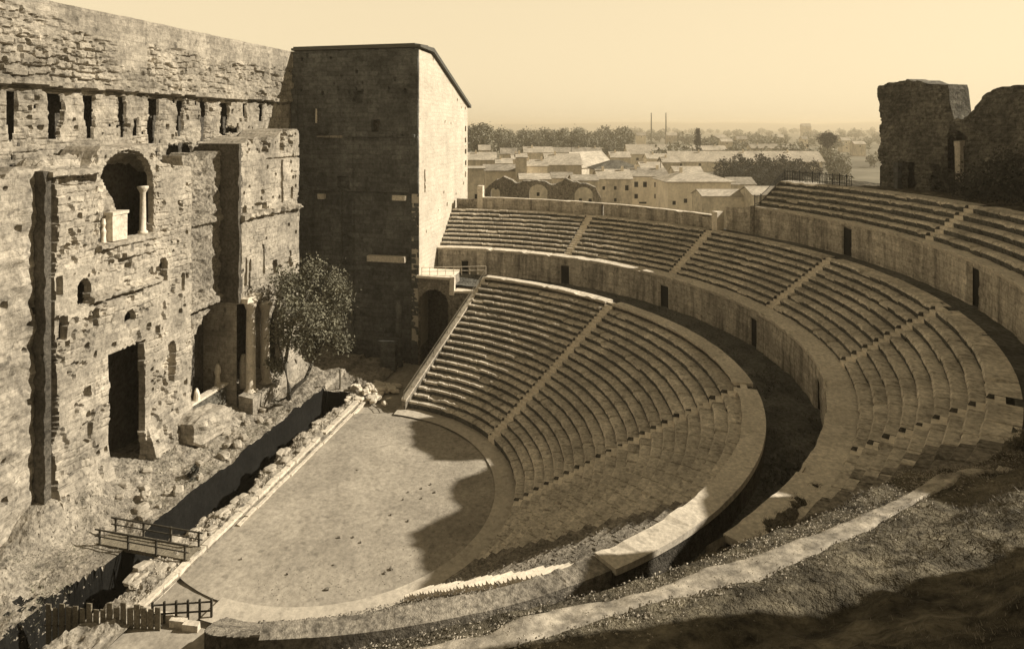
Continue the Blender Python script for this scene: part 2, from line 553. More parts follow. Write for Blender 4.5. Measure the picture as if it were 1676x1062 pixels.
for i in range(13):
    a = q0 + (q1 - q0) * (i / 12) + np.array([nA[0] * .3, nA[1] * .3, .1])
    MB().bar(a, a + np.array([0, 0, .85]), .035, 5).build('post', M['wood'], rail)
for hh in (.5, .93):
    mb.bar(q0 + np.array([nA[0] * .3, nA[1] * .3, hh]), q1 + np.array([nA[0] * .3, nA[1] * .3, hh]), .035, 5)
mb.build('handrail', M['wood'], rail)

# ---- orchestra floor, ring walk
structure(flat_ring('ring_walkway', 13.75, 15.75, 0.16, D2(2.0), D2(-184.5), M['walk'], nr=7, amp=.03, seed=4))
def edge_orch(th):
    return RR(th, 13.85)
th = np.linspace(D2(180), D2(-180), 321)[:, None]; t = np.linspace(0, 1, 46)[None, :]
rmax = RR(th, 13.9)
yy = np.sin(th) * rmax
lim = np.where(np.sin(th) > 0, np.minimum(rmax, 5.2 / np.maximum(np.sin(th), 1e-4)), rmax)
lim = np.maximum(lim, 0.1)
X = lim * t * np.cos(th); Y = lim * t * np.sin(th)
Z = .02 + (fbm(X * .5, Y * .5, 4, 2) - .5) * .16 + (1 - t) * .05 + 0 * X
structure(grid_obj('orchestra_floor', np.stack([X, Y, Z], -1), M['orch']))
# strip of ground between the orchestra and the stage front, right and left
xs = np.arange(-46, 30.1, .4)[:, None]; ys = np.arange(-3.2, 5.6, .4)[None, :]
X = xs + 0 * ys; Y = ys + 0 * xs
structure(grid_obj('front_strip', np.stack([X, Y, -.12 + (fbm(X * .6, Y * .6, 4, 5) - .5) * .2], -1), M['orch']))

# ---- gangway floor between lower and middle tier
structure(flat_ring('lower_gangway', 31.5, 37.3, zPR, D2(9), D2(-160), M['grass'], nr=12, amp=.12, seed=6))

# ---- podium walls (curved, with doorways)
def podium(name, R, z0, z1, tha, thb, doors, mat, parent, res=.22, thick=.6, ztop=None, seed=0, door_mat=None):
    n = int(abs(tha - thb) * R / res) + 2
    th = np.linspace(tha, thb, n)[:, None]
    nz = int((z1 - z0) / .2) + 2
    v = np.linspace(0, 1, nz)[None, :]
    top = z1 + 0 * th if ztop is None else ztop(th)
    Zz = z0 + (top - z0) * v
    T = th + 0 * v
    s = T * R
    dep = (fbm(s * .9, Zz * .9, 4, seed) - .5) * .16
    cr = np.floor(Zz / .55); bl = np.floor(s / 1.1 + hash1(cr, 3) * 1.1)
    dep = dep + (hash1(bl, cr, seed) - .5) * .08
    opn = np.zeros(Zz.shape, bool)
    for (a, wd, h) in doors:
        msk = (np.abs(s - a * R) < wd / 2) & (Zz < z0 + h)
        dep = np.where(msk, .14, dep)
        opn = opn | msk
    P = polar(T, R + dep, Zz)
    f = grid_faces(n, nz)[:, ::-1]
    gone = (opn[:-1, :-1] & opn[1:, :-1] & opn[1:, 1:] & opn[:-1, 1:]).ravel()
    return link(name, P.reshape(-1, 3), f[~gone], mat, parent, False)

mid = thing('middle_seating', 'middle bank of nine curved seat rows above the long stained wall', 'seating')
SW_END = D2(-125)
doorsD = [(D2(-1.5), 1.1, 2.3), (D2(-23), 1.2, 2.8), (D2(-45.2), 1.2, 2.9), (D2(-67.2), 1.2, 3.0), (D2(-89.5), 1.2, 2.9)]
podium('podium_wall', 36.95, zPR - .4, zD - .02, th_wall(37), D2(-131), doorsD, M['podium'], mid, seed=3)
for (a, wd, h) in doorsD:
    rm = float(RR(a, 36.95)) + .34; MB().box((rm * math.cos(a), rm * math.sin(a), zPR + 1.2), (.12, 1.9, 3.4), a).build('doorway', M['dark'], mid)  # black panel stands in for the darkness of the unlit passage
ring_solid('coping', 36.75, 38.75, zD - .28, zD + .05, th_wall(37), D2(-129), M['coping'], mid, seg=.4, jr=.06, jz=.05, seed=91)
NM = 9
RM0 = 38.5; wM = (44.75 - RM0) / NM; hM = (zF - zD) / NM
def ero_mid(th):
    d = np.degrees(th)
    return np.clip((-113.5 - d) / 12, 0, 1) * (0.7 + 0.5 * fbm(th * 30, th * 3 + 5, 3))
for i in range(NM):
    R0 = RM0 + i * wM; z1 = zD + (i + 1) * hM
    ring_solid('seat_row', R0, R0 + wM + .25 + (.4 if i == NM - 1 else 0), z1 - hM - .4, z1, th_wall(R0), SW_END - .03 * fbm(i * .7, 3.3) , M['seat'], mid, seg=.36,
               jr=.035, jz=.028, ero=ero_mid, gaps=[(a, 1.1) for a in STA_M], seed=40 + i, rise=hM)
for a in STA_M:
    stairs(a, RM0, NM, wM, hM, zD, M['pale'], mid, width=1.1)
structure(flat_ring('upper_gangway', 45.1, 47.2, zF - .05, D2(3.5), D2(-122), M['grass'], nr=6, amp=.08, seed=8))
# parapet behind the middle tier on the town side
par = thing('parapet_wall', 'low weathered parapet behind the middle seats on the town side', 'wall')
ring_solid('wall', 45.55, 46.25, -1.0, zF + 1.55, D2(-1.5), D2(-24.0), M['podium'], par, seg=.4, jr=.05, jz=.05, seed=33)
ring_solid('wall', 45.55, 46.25, -1.0, zF + 1.5, D2(-24.4), D2(-44.6), M['podium'], par, seg=.4, jr=.05, jz=.05, seed=34)
ring_solid('wall', 45.5, 46.2, -1.0, zF + 1.35, D2(3.2), D2(-1.0), M['rough'], par, seg=.4, jr=.05, jz=.05, seed=35)
ring_solid('coping', 45.5, 46.3, zF + 1.5, zF + 1.66, D2(-1.5), D2(-44.6), M['coping'], par, seg=.4, jr=.03, jz=.03, seed=36)
mb = MB()
a = D2(-1.2); r = float(RR(a, 45.9)); mb.box((r * math.cos(a), r * math.sin(a), 10), (.9, .8, 22.4), a, .03); mb.build('end_pillar', M['coping'], par)
mb = MB()
a = D2(-45.1); r = float(RR(a, 45.7)); mb.box((r * math.cos(a), r * math.sin(a), 18.7), (1.2, .7, 2.6), a, .1); mb.build('broken_pier', M['pale'], par)

# ---- upper tier
upp = thing('upper_seating', 'highest short bank of five seat rows beneath the dark ruin', 'seating')
doorsG = [(D2(-66.3), 1.35, 3.1), (D2(-88.8), 1.2, 3.1), (D2(-111.5), 1.2, 2.9)]
def topG(th):
    d = np.degrees(th)
    return zG - sstep(-51, -46, d) * .5 + (fbm(th * 60, th, 3) - .5) * .12
podium('podium_wall', 46.85, zF - .4, zG, D2(-45.4), D2(-122), doorsG, M['podium'], upp, seed=12, ztop=topG)
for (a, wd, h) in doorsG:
    rm = float(RR(a, 46.85)) + .34; MB().box((rm * math.cos(a), rm * math.sin(a), zF + 1.2), (.12, 1.9, 3.3), a).build('doorway', M['dark'], upp)  # black panel painting the passage dark behind each opening
UE = D2(-50.6)
ring_solid('coping', 46.7, 48.1, zG - .25, zG + .04, UE, D2(-121), M['coping'], upp, seg=.4, jr=.06, jz=.05, seed=92)
NU = 5; RU0 = 47.7; wU = (51.4 - RU0) / NU; hU = (zH - zG) / NU
for i in range(NU):
    R0 = RU0 + i * wU; z1 = zG + (i + 1) * hU
    ring_solid('seat_row', R0, R0 + wU + .25 + (.8 if i == NU - 1 else 0), z1 - hU - .5, z1, UE, D2(-120), M['seat'], upp, seg=.4, jr=.035, jz=.03,
               gaps=[(a, 1.1) for a in STA_S], seed=60 + i, rise=hU)
for a in STA_S:
    stairs(a, RU0, NU, wU, hU, zG, M['pale'], upp, width=1.1)
mb = MB()
pts = [polar(np.array(UE + .004), np.array(R), np.array(z)) for R, z in ((46.7, zG), (47.7, zG), (51.5, zH))]
mb.prism([(q[0], q[1], q[2]) for q in pts] + [(pts[-1][0], pts[-1][1], 8), (pts[0][0], pts[0][1], 8)], (0, 0, 0), (.5 * -math.sin(UE), .5 * math.cos(UE), 0))
mb.build('end_wall', M['rough'], upp)

# iron fence round the end of the upper tier
fen = thing('iron_fence', 'dark picket railing stepping up the end of the highest seats', 'fence', tuple(pts[0]))
mb = MB(); mpk = MB(); mrl = MB()
fpts = [np.array(polar(np.array(UE + .002), np.array(R), np.array(z))) for R, z in ((46.8, zG), (47.7, zG + .1), (51.5, zH))]
for d in np.arange(-51.2, -60.5, -1.0):
    fpts.append(np.array(polar(np.array(D2(d)), np.array(52.0), np.array(zH - .05))))
for a, b in zip(fpts[:-1], fpts[1:]):
    L = np.linalg.norm(b - a); n = max(1, int(L / .22))
    for i in range(n):
        q = a + (b - a) * i / n
        mpk.bar(q, q + np.array([0, 0, 1.15]), .028, 4)
    MB().bar(a, a + np.array([0, 0, 1.3]), .06, 5).build('post', M['iron'], fen)
    for hh in (.3, 1.1):
        mrl.bar(a + np.array([0, 0, hh]), b + np.array([0, 0, hh]), .035, 4)
mpk.build('pickets', M['iron'], fen); mrl.build('rail', M['iron'], fen)

# ------------------------------------------------------------------ hillside (south-west, ruined part of the tiers) and terrain
def hill_z(T, R):
    d = np.degrees(T)
    k = sstep(-120, -134, d)
    za = np.interp(R, [35.6, 36.9, 38.5, 45.0, 46.6, 46.9, 48, 51.5, 58, 75, 95, 160], [9.7, 13.2, 13.5, 17.9, 18.0, 20.6, 21.0, 23.8, 24.3, 25, 22, 0])
    zb = np.interp(R, [34.8, 36.6, 38.5, 43.3, 44.5, 47.0, 49, 53, 58, 75, 95, 160], [9.7, 13.0, 13.7, 18.0, 19.7, 20.4, 21.1, 23.6, 26.6, 28, 24, 0])
    z = za * (1 - k) + zb * k
    onp = k * sstep(44.0, 44.8, R) * sstep(47.6, 47.0, R)
    amp = np.where(R < 37, .25, .55) * (1 - .75 * onp)
    z = z - .42 * sstep(-127, -121, d) * sstep(38.0, 38.8, R) * sstep(45.2, 44.8, R)
    z = z + (fbm(T * 40 * .5, R * .5, 5, 3) - .5) * 2 * amp * sstep(-114, -120, d) + (fbm(T * 40 * 2, R * 2, 3, 8) - .5) * .3 * sstep(-114, -120, d) * (1 - .6 * onp)
    return z
th = np.concatenate([np.arange(-117.5, -165, -.22), np.arange(-165, -186, -1.0)])
th = np.radians(th)[:, None]
Rr = np.concatenate([np.arange(34.8, 38.8, .2), np.arange(38.8, 52, .25), np.arange(52, 62, .5), np.array([64, 68, 72, 80, 95, 120, 160])])[None, :]
T = th + 0 * Rr; R = Rr + 0 * th
structure(grid_obj('hillside', polar(T, R, hill_z(T, R)), M['hill']))
# trodden path across the hillside on the line of the lost upper gangway
th = np.radians(np.arange(-125, -180, -.25))[:, None]
tt = np.linspace(0, 1, 9)[None, :]
wob0 = (fbm(th * 22, th * 0 + 2, 5) - .5) * 2.2; wob1 = (fbm(th * 22, th * 0 + 7, 5) - .5) * 2.2
off_ = .75 * sstep(-148, -138, np.degrees(th)); nar = .15 * off_ + .5 * sstep(-134, -124, np.degrees(th))
R = (44.85 + off_ * .6 + nar * .5 + wob0 * .35) + (.95 - nar + (wob1 - wob0) * .35) * tt
T = th + 0 * tt
structure(grid_obj('path', polar(T, R, hill_z(T, R) + .05 - .12 * (np.abs(tt - .5) > .49)), M['path']))

def ter_z(x, y):
    r = np.hypot(x, y); d = np.degrees(np.arctan2(y, x))
    d = np.where(d > 100, d - 360, d)
    k = sstep(-40, -56, d) * sstep(-290, -200, d)
    h = 23.5 * sstep(150, 62, r) * k
    rin = np.interp(d, [-190, -186, -122, -121, -52, -46, -45], [46, 66, 66, 52.4, 52.4, 52.4, 46])
    inner = sstep(rin + .6, rin, r)
    z = h + (fbm(x * .05, y * .05, 4, 2) - .5) * 2 * sstep(60, 120, r)
    return z * (1 - inner) - 6 * inner - .4 * sstep(47, 60, r)
ths = np.radians(np.concatenate([np.arange(-118, -40, .5), np.arange(-40, 40, 1.5), np.arange(40, 242.1, 4.0)]))[:, None]
rs = np.array([0.5, 30, 43, 45, 46.0, 46.7, 49.5, 52.3, 53.1, 57, 60, 65.9, 66.7, 72, 80, 90, 100, 115, 130, 150, 200, 300, 450, 700, 1100, 1800, 3000, 5000, 8000, 12000])[None, :]
X = rs * np.cos(ths); Y = rs * np.sin(ths)
Z = ter_z(X, Y)
Zt = Z
structure(grid_obj('ground', np.stack([X, Y, Zt], -1), M['plain']))
structure(flat_ring('hilltop_ground', 51.6, 66, 23.5, D2(-51.5), D2(-120), M['hill'], nr=30, amp=.25, seed=9,
                    zfun=lambda T, R: 23.5 - sstep(60, 66, R) * 1.5 + sstep(-66, -74, np.degrees(T)) * sstep(53, 56, R) * .5))

# ------------------------------------------------------------------ relief walls
def ease_mask(cond):
    return cond

def courses(s, z, h, lmin, lmax, seed):
    z = z + (fbm(s * .35, z * .35, 4, seed + 50) - .5) * 1.1
    s = s + (fbm(s * .6, z * .6, 3, seed + 55) - .5) * .9
    row = np.floor(z / h)
    L = lmin + (lmax - lmin) * hash1(row, seed, 5)
    off = hash1(row, seed, 9) * 7
    u = s / L + off
    col = np.floor(u)
    fz = z / h - row; fu = u - col
    ej = np.minimum(np.minimum(fz, 1 - fz) * h, np.minimum(fu, 1 - fu) * L)
    return ej, hash1(col, row, seed), row, col

def relief(name, O, U, N, w, zb, top, res, dep, thick, mat, parent, hole=-.85):
    """masonry wall: front grid displaced along N by dep(s, z), with top, sides and back thickness"""
    O = np.array(O, float); U = np.array(U, float); N = np.array(N, float)
    ns = int(w / res) + 1
    s = np.linspace(0, w, ns)
    tp = top(s) if callable(top) else np.full(ns, float(top))
    nz = int((np.max(tp) - zb) / res) + 1
    v = np.linspace(0, 1, nz)[None, :]
    S = s[:, None] + 0 * v
    Z = zb + (tp[:, None] - zb) * v
    d = dep(S, Z)
    open_ = d < hole
    d = np.where(open_, np.maximum(d, -.55), d)
    P = O[None, None, :] + U[None, None, :] * S[..., None] + N[None, None, :] * d[..., None]
    P[..., 2] = Z + O[2]
    verts = P.reshape(-1, 3)
    faces = grid_faces(ns, nz)
    gone = (open_[:-1, :-1] & open_[1:, :-1] & open_[1:, 1:] & open_[:-1, 1:]).ravel()
    faces = faces[~gone]
    # back edge vertices
    back = (O[None, :] + U[None, :] * s[:, None] - N[None, :] * thick)
    bt = back.copy(); bt[:, 2] = tp + O[2]
    bb = back.copy(); bb[:, 2] = zb + O[2]
    n0 = len(verts)
    verts = np.concatenate([verts, bt, bb])
    f = [tuple(x) for x in faces]
    for i in range(ns - 1):
        f.append((i * nz + nz - 1, (i + 1) * nz + nz - 1, n0 + i + 1, n0 + i))
        f.append((n0 + i, n0 + i + 1, n0 + ns + i + 1, n0 + ns + i))
    f.append(tuple([j for j in range(nz)][::-1] + [n0 + ns, n0]))
    e = (ns - 1) * nz
    f.append(tuple([e + j for j in range(nz)] + [n0 + ns - 1, n0 + 2 * ns - 1]))
    o = link(name, verts, f, mat, parent, False)
    o.data.materials.append(M['side'])  # dark backs put the shade of the hollow interior into the colour
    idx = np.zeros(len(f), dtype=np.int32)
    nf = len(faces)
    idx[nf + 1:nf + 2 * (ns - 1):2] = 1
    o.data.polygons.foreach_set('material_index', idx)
    return o

def rect(s, z, a, b, c, d, wob=.12, seed=0):
    n1 = (fbm(s * 1.3, z * 1.3, 3, seed + 21) - .5) * 2 * wob
    n2 = (fbm(s * 1.3, z * 1.3, 3, seed + 22) - .5) * 2 * wob
    return (s + n1 > a) & (s + n1 < b) & (z + n2 > c) & (z + n2 < d)

def arch(s, z, c, hw, z0, zs, wob=.1, seed=0):
    n1 = (fbm(s * 1.3, z * 1.3, 3, seed + 31) - .5) * 2 * wob
    s = s + n1
    return (np.abs(s - c) < hw) & (z > z0) & ((z < zs) | ((s - c) ** 2 + (z - zs) ** 2 < hw * hw))

def putlogs(s, z, dens, seed, size=.22, cell=1.0):
    ci = np.floor(s / cell); cj = np.floor(z / cell)
    cx = (ci + .2 + .6 * hash1(ci, cj, seed)) * cell; cz = (cj + .2 + .6 * hash1(ci, cj, seed + 1)) * cell
    on = hash1(ci, cj, seed + 2) < dens
    sz = size * (.5 + hash1(ci, cj, seed + 3))
    return on & (np.abs(s - cx) < sz / 2) & (np.abs(z - cz) < sz * .6)

stage_wall = thing('stage_wall', 'towering ruined stage wall with tall slits, niches and a great arch', 'wall', (-4, 20.5, 1))

# upper wall, plane y = 20.5
X0U = -34.0
SLITS = [-20.0, -15.8, -11.6, -7.8, -4.22, -.44, 3.42, 7.32, 11.06, 14.88, 18.73, 22.2]
def dep_up(s, z):
    x = s + X0U
    rough = 33.3
    nb = (fbm(x * .25, z * .25, 4, 41) - .5)
    ej, rb, row, col = courses(x, z, .62, .9, 2.2, 3)
    worn = sstep(37.6 + 1.2 * nb + np.where((x > -1.5) & (x < 2.2), -2.4, 0) + sstep(-2.5, -9, x) * 1.6, 37.3 + 1.2 * nb + np.where((x > -1.5) & (x < 2.2), -2.4, 0) + sstep(-2.5, -9, x) * 1.6, z)
    left = sstep(14, -6, x) * .7 + .5
    d = worn * (((rb - .5) * .34 - .16 * (ej < .075)) * left * (.35 + .9 * sstep(.4, .62, fbm(x * .3, z * .3, 4, 78))) + (fbm(x * 1.5, z * 2.2, 3, 79) - .5) * .3 - .3 * (rb > .93) - .22 * sstep(.58, .72, fbm(x * .9, z * 1.4, 4, 15)))
    d = d + (fbm(x * 1.2, z * 1.2, 4, 16) - .5) * .22 * (worn + .15)
    low_ = z < rough
    e2, r2, _, _ = courses(x, z, .5, .7, 1.6, 7)
    dl = -.35 + ((r2 - .5) * .12 - .1 * (e2 < .06)) * sstep(.45, .6, fbm(x * .5, z * .5, 4, 77)) + (fbm(x * .9, z * .9, 5, 17) - .5) * .55
    dl = np.where(putlogs(x, z, .22, 11, .28, .8), dl - .5, dl)
    d = np.where(low_, dl, d)
    # cornice and its undercut
    cz = 33.15 + (fbm(x * .8, x * 0, 3, 18) - .5) * .35
    d = np.where((z > cz) & (z < cz + .45), np.maximum(d, .28 + (fbm(x * 2, z, 3, 19) - .5) * .5), d)
    d = np.where((z < cz) & (z > cz - .3) & (hash1(np.floor(x * 1.7), 5) > .25), -.75, d)
    for k, xs_ in enumerate(SLITS):
        ww = .5 + .14 * math.sin(k * 2.3)
        b = 28.3 + .7 * (hash1(k, 4, 1) > .5) + (1.6 if xs_ > 18 else 0.)
        c_ = xs_ + (fbm(z * .5, z * 0 + k, 2, 8) - .5) * .5
        hw = ww * (1 - .35 * sstep(b + 2, b, z)) * (.85 + .5 * fbm(z * 1.1, z * 0 + k * 3, 3))
        m_ = (np.abs(x - c_) < hw) & (z > b) & (z < 32.75)
        d = np.where(m_, -1.7, d)
    d = np.where(rect(x, z, .85, 1.5, 29.0, 30.8, .1), -1.0, d)
    # hollows just above the block tops
    d = np.where(rect(x, z, .3, 4.2, 26.2, 27.7, .35, 3), -2.0, d)
    d = np.where(rect(x, z, 5.4, 9.0, 26.6, 28.3, .4, 5), -1.6, d)
    d = np.where(rect(x, z, 14.0, 17.4, 29.2, 30.0, .2, 6), -1.0, d)
    return d
def top_up(s):
    x = s + X0U
    return 39.9 + (fbm(x * .7, x * 0, 3, 4) - .5) * .12
relief('upper_wall', (X0U, 20.5, 0), (1, 0, 0), (0, -1, 0), 30.6 - X0U, 1.0, top_up, .125, dep_up, 2.6, M['wall_up'], stage_wall)

# rough recess between the two blocks, plane y = 18.6
def dep_rec(s, z):
    x = s + 3.6
    d = (fbm(x * 1.1, z * 1.1, 5, 51) - .5) * .9 + (fbm(x * 3, z * 3, 3, 52) - .5) * .35
    d = np.where((z > 20.3) & (z < 20.9), .35 + d * .5, d)
    d = np.where((z > 12.1) & (z < 12.8), .45 + d * .4, d)
    d = np.where((z > 11.5) & (z < 12.1), -.6, d)
    d = np.where(arch(x, z, 9.3, 4.3, 1.0, 7.4, .25, 3), -4.5, d)
    return d
relief('recess_wall', (-34, 18.0, 0), (1, 0, 0), (0, -1, 0), 22.6, .8, lambda s: 26.9 + (fbm(s * .8, s * 0, 4, 16) - .5) * 1.5, .14,
       lambda s, z: np.where(putlogs(s, z, .12, 81, .28, .9), -.5, (fbm(s * .9, z * .9, 5, 151) - .5) * .7), 1.9, M['wall'], stage_wall)
relief('recess_wall', (3.6, 17.8, 0), (1, 0, 0), (0, -1, 0), 8.2, .8, lambda s: 27.3 + (fbm(s * .8, s * 0, 4, 6) - .5) * 1.5, .14, dep_rec, 2.2, M['rough'], stage_wall)

# central block with the great niche, plane y = 17
def dep_cen(s, z):
    x = s - 12.0
    e2, r2, _, _ = courses(x, z, .55, .8, 1.8, 23)
    d = (fbm(x * .35, z * .35, 4, 61) - .5) * .3 + (fbm(x * 1.4, z * 1.4, 4, 62) - .5) * .13 + ((r2 - .5) * .10 - .09 * (e2 < .05)) * sstep(.44, .6, fbm(x * .5, z * .5, 4, 75))
    d = np.where(putlogs(x, z, .14, 31, .26, .9), -.55, d)
    d = np.where((fbm(x * .9, z * .9, 4, 63) > .68), d - .25, d)
    # ragged left edge
    d = d - .7 * (x < -11.5 + (fbm(z * .8, z * 0, 4, 64) - .4) * .9)
    # ledge band
    lz = 16.3 + (fbm(x * .8, x * 0, 3, 65) - .5) * .3
    d = np.where((z > lz - .05) & (z < lz + .4) & (x > -8.2) & (x < .2), .38 + d, d)
    d = np.where((z < lz - .05) & (z > lz - .4) & (x > -7.8) & (x < -2.5) & (fbm(x, z, 2, 66) > .4), -.5, d)
    # top ledge
    d = np.where((z > 26.3) & (z < 26.8) & (x < -7.4), .4, d)
    d = np.where((z > 25.7) & (z < 26.3) & (x < -7.6) & (x > -11), d - .25 - .5 * (hash1(np.floor(x), 3) > .6), d)
    # sill, panel and lower ledge under the niche
    d = np.where((x > -7.5) & (x < -1.1) & (z > 20.25) & (z < 20.7), .42, d)
    d = np.where((x > -5.4) & (x < -1.2) & (z > 19.1) & (z < 20.25), d + .2, d)
    d = np.where(rect(x, z, -6.9, -3.9, 18.75, 19.15, .2, 5) , -.45, d)
    # niche
    nm = arch(x, z, -4.25, 2.98, 20.7, 25.05, .15, 8)
    inner = -6.5 + (fbm(x * 1.2, z * 1.2, 4, 67) - .5) * .4
    fill = (x < -4.9 - (z - 22.9) * .65 + (fbm(x, z, 3, 68) - .5) * .8) & (z > 22.7)
    inner = np.where(fill, -.45 + (fbm(x * 2, z * 2, 3, 69) - .5) * .5, inner)
    d = np.where(nm, inner, d)
    # arch ring of the niche
    rr = np.hypot(x + 4.25, np.maximum(z - 25.05, 0))
    # openings
    d = np.where(arch(x, z, -8.85, .6, 16.2, 17.7, .1, 9), -1.4, d)
    d = np.where(arch(x, z, .1, .45, 16.1, 17.8, .1, 10), -1.4, d)
    d = np.where(rect(x, z, -11.3, -10.75, 17.5, 18.9, .1), -.9, d)
    d = np.where(rect(x, z, 2.55, 2.95, 14.6, 16.3, .1), -.9, d)
    d = np.where(arch(x, z, -3.95, .6, 13.6, 14.0, .15, 11), -1.0, d)
    d = np.where(rect(x, z, -7.85, -7.3, 14.3, 15.7, .12), -.9, d)
    d = np.where(rect(x, z, -11.1, -10.4, 14.0, 15.9, .15), -.9, d)
    dt = 11.35 + .14 * (x + 6.2)
    d = np.where(rect(x, z, -6.25, -2.3, 0, 11.6, .18, 12) & (z < dt + .2), -5.5, d)
    d = np.where(rect(x, z, .75, 1.65, 6.7, 10.3, .2, 13), -.8, d)
    d = np.where(rect(x, z, -9.05, -8.1, 5.7, 7.2, .08, 14), -.35, d)
    d = np.where(rect(x, z, -8.8, -8.2, 9.0, 9.8, .08, 15), -.7, d)
    d = np.where(rect(x, z, 2.2, 2.6, 12.6, 13.1, .1, 16) | rect(x, z, -.9, -.4, 11.6, 12.3, .1, 17) | rect(x, z, -2, -1.6, 12.3, 12.9, .1, 18), -.7, d)
    # battered foot
    d = d + sstep(4.5, 1.0, z) * .9 * (np.abs(x + 4.2) > 2.1)
    return d
def top_cen(s):
    x = s - 12.0
    return 26.9 + (fbm(x * .7, x * 0, 4, 71) - .5) * .8 + 1.45 * sstep(4.2, 2.6, np.abs(x + 4.2)) - .5 * sstep(-.5, 2, x)
relief('central_block', (-12, 17, 0), (1, 0, 0), (0, -1, 0), 15.9, .8, top_cen, .125, dep_cen, 3.45, M['wall'], stage_wall)
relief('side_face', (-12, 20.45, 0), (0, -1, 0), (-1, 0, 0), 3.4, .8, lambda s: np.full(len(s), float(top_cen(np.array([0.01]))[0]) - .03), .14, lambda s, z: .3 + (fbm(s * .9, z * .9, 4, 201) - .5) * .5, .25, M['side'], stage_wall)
# niche furniture
mb = MB(); mb.box((-5.3, 17.5, 21.8), (1.8, 1.2, 2.2), .1, .05); mb.box((-5.3, 17.5, 22.95), (2.0, 1.4, .22), .1, .04); mb.build('pedestal', M['coping'], stage_wall)
mb = MB(); mb.lathe((-2.1, 17.35, 20.7), [(.42, 0), (.42, .25), (.27, .35), (.26, 1.8), (.23, 3.55), (.36, 3.8), (.48, 4.0), (.48, 4.15)], 12); mb.build('niche_column', M['coping'], stage_wall, True)
mb = MB(); mb.lathe((-6.55, 17.3, 20.7), [(.2, 0), (.16, .5), (.2, .9), (.1, 1.2), (.18, 1.5), (.12, 1.9)], 8); mb.build('broken_shaft', M['pale'], stage_wall)
# rubble mounds on top of the central block
mbp = MB()
ns, nt_ = 100, 24
xs = np.linspace(-11.7, 4.1, ns)[:, None]; ys = np.linspace(17.15, 20.4, nt_)[None, :]
X = xs + 0 * ys; Y = ys + 0 * xs
Z = 26.55 + (fbm(X * 1.6, Y * 1.6, 4, 73) - .5) * .8 + sstep(-12.2, -11, X) * (.2 + .7 * fbm(X * .35, Y * .4, 4, 74)) * np.sin(np.clip((Y - 17.1) / 3.4, 0, 1) * PI * .62) * 1.5 * (.45 + .6 * sstep(1.5, -1, np.abs(X + 9.5) - 3)) - sstep(-.5, 1, X) * 1.0
Z = Z + 1.3 * sstep(4.4, 2.6, np.abs(X + 4.2)) * sstep(20, 17.5, Y)
grid_obj('rubble_top', np.stack([X, Y, Z], -1), M['wall'], stage_wall, False)

# east block, plane y = 15.5
def dep_east(s, z):
    x = s + 9.85
    e2, r2, _, _ = courses(x, z, .55, .9, 2.0, 43)
    d = (fbm(x * .35, z * .35, 4, 81) - .5) * .25 + (fbm(x * 1.4, z * 1.4, 4, 82) - .5) * .14 + ((r2 - .5) * .08 - .07 * (e2 < .05)) * sstep(.46, .62, fbm(x * .5, z * .5, 4, 76))
    d = np.where(putlogs(x, z, .13, 41, .28, .9), -.5, d)
    lz = 20.55 + (fbm(x * .7, x * 0, 3, 83) - .5) * .6
    d = np.where((z > lz - .25) & (z < lz + .3), .4 + (fbm(x * 2.5, z * 2, 3, 84) - .5) * .7, d)
    d = np.where((z < lz - .25) & (z > lz - .65) & (fbm(x * 2, z * 0, 2, 85) > .42), -.4, d)
    d = np.where((z > lz + .3) & (z < lz + 1.1) & (hash1(np.floor(x * 1.3), 2) > .62), -.5, d)
    d = np.where((x > 17.75) & (x < 18.15) & (z > 21.3) & (z < 26.4), -.4, d)
    d = np.where((z > 26.3) & (z < 26.5) & (x > 14.5), -.3, d)
    d = np.where((z > 27.2) & (fbm(x * 1.2, z * 1.2, 3, 86) > .6), d - .5, d)
    for (a, b, c, e) in ((10.6, 10.95, 13.4, 16.4), (11.3, 11.6, 13.0, 16.0), (13.9, 14.2, 13.8, 17.2), (16.0, 16.8, 13.4, 15.0), (19.9, 20.4, 21.6, 22.9), (19.6, 20.0, 13.5, 15.5)):
        d = np.where(rect(x, z, a, b, c, e, .1, int(a * 3)), -.7, d)
    d = np.where((x < 13.3) & (z < 11.7 + (fbm(x, z, 2, 3) - .5) * .4), -1.9, d)
    d = np.where((x >= 13.3) & (x < 14.9) & (z < 10.9) & (z > 2.2) & (fbm(x * .8, z * .5, 3, 87) > .45), -.5, d)
    d = np.where(rect(x, z, 15.2, 17.35, 2.2, 10.9 , .25, 5) & (z < 8.2 + (x - 15.2) * 1.5), -2.2, d)
    d = d + sstep(4, 1, z) * .8 * (x > 13.4)
    return d
def top_east(s):
    x = s + 9.85
    return 28.4 + .3 * sstep(9.8, 13, x) + .9 * sstep(15.5, 18.2, x) + (fbm(x * .9, x * 0, 4, 88) - .5) * .9
relief('east_block', (9.85, 15.5, 0), (1, 0, 0), (0, -1, 0), 12.0, .6, top_east, .125, dep_east, 4.95, M['wall'], stage_wall)
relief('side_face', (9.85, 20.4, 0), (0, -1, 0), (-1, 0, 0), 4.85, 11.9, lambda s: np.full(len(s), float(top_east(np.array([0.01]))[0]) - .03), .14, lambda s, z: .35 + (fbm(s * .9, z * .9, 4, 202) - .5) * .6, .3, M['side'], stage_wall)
for (x, y, zt) in ((11.25, 15.3, 11.8), (13.95, 15.25, 10.9)):
    mb = MB(); h = zt - 2.0
    mb.lathe((x, y, 2.0), [(.75, 0), (.75, .35), (.62, .45), (.52, .7), (.5, h * .5), (.44, h - 1.0), (.5, h - .9), (.72, h - .25), (.75, h)], 14)
    mb.build('column', M['pale'], stage_wall, True)
mb = MB(); mb.box((11.2, 15.4, 12.0), (2.6, 1.2, .55), 0, .05); mb.build('architrave', M['pale'], stage_wall)
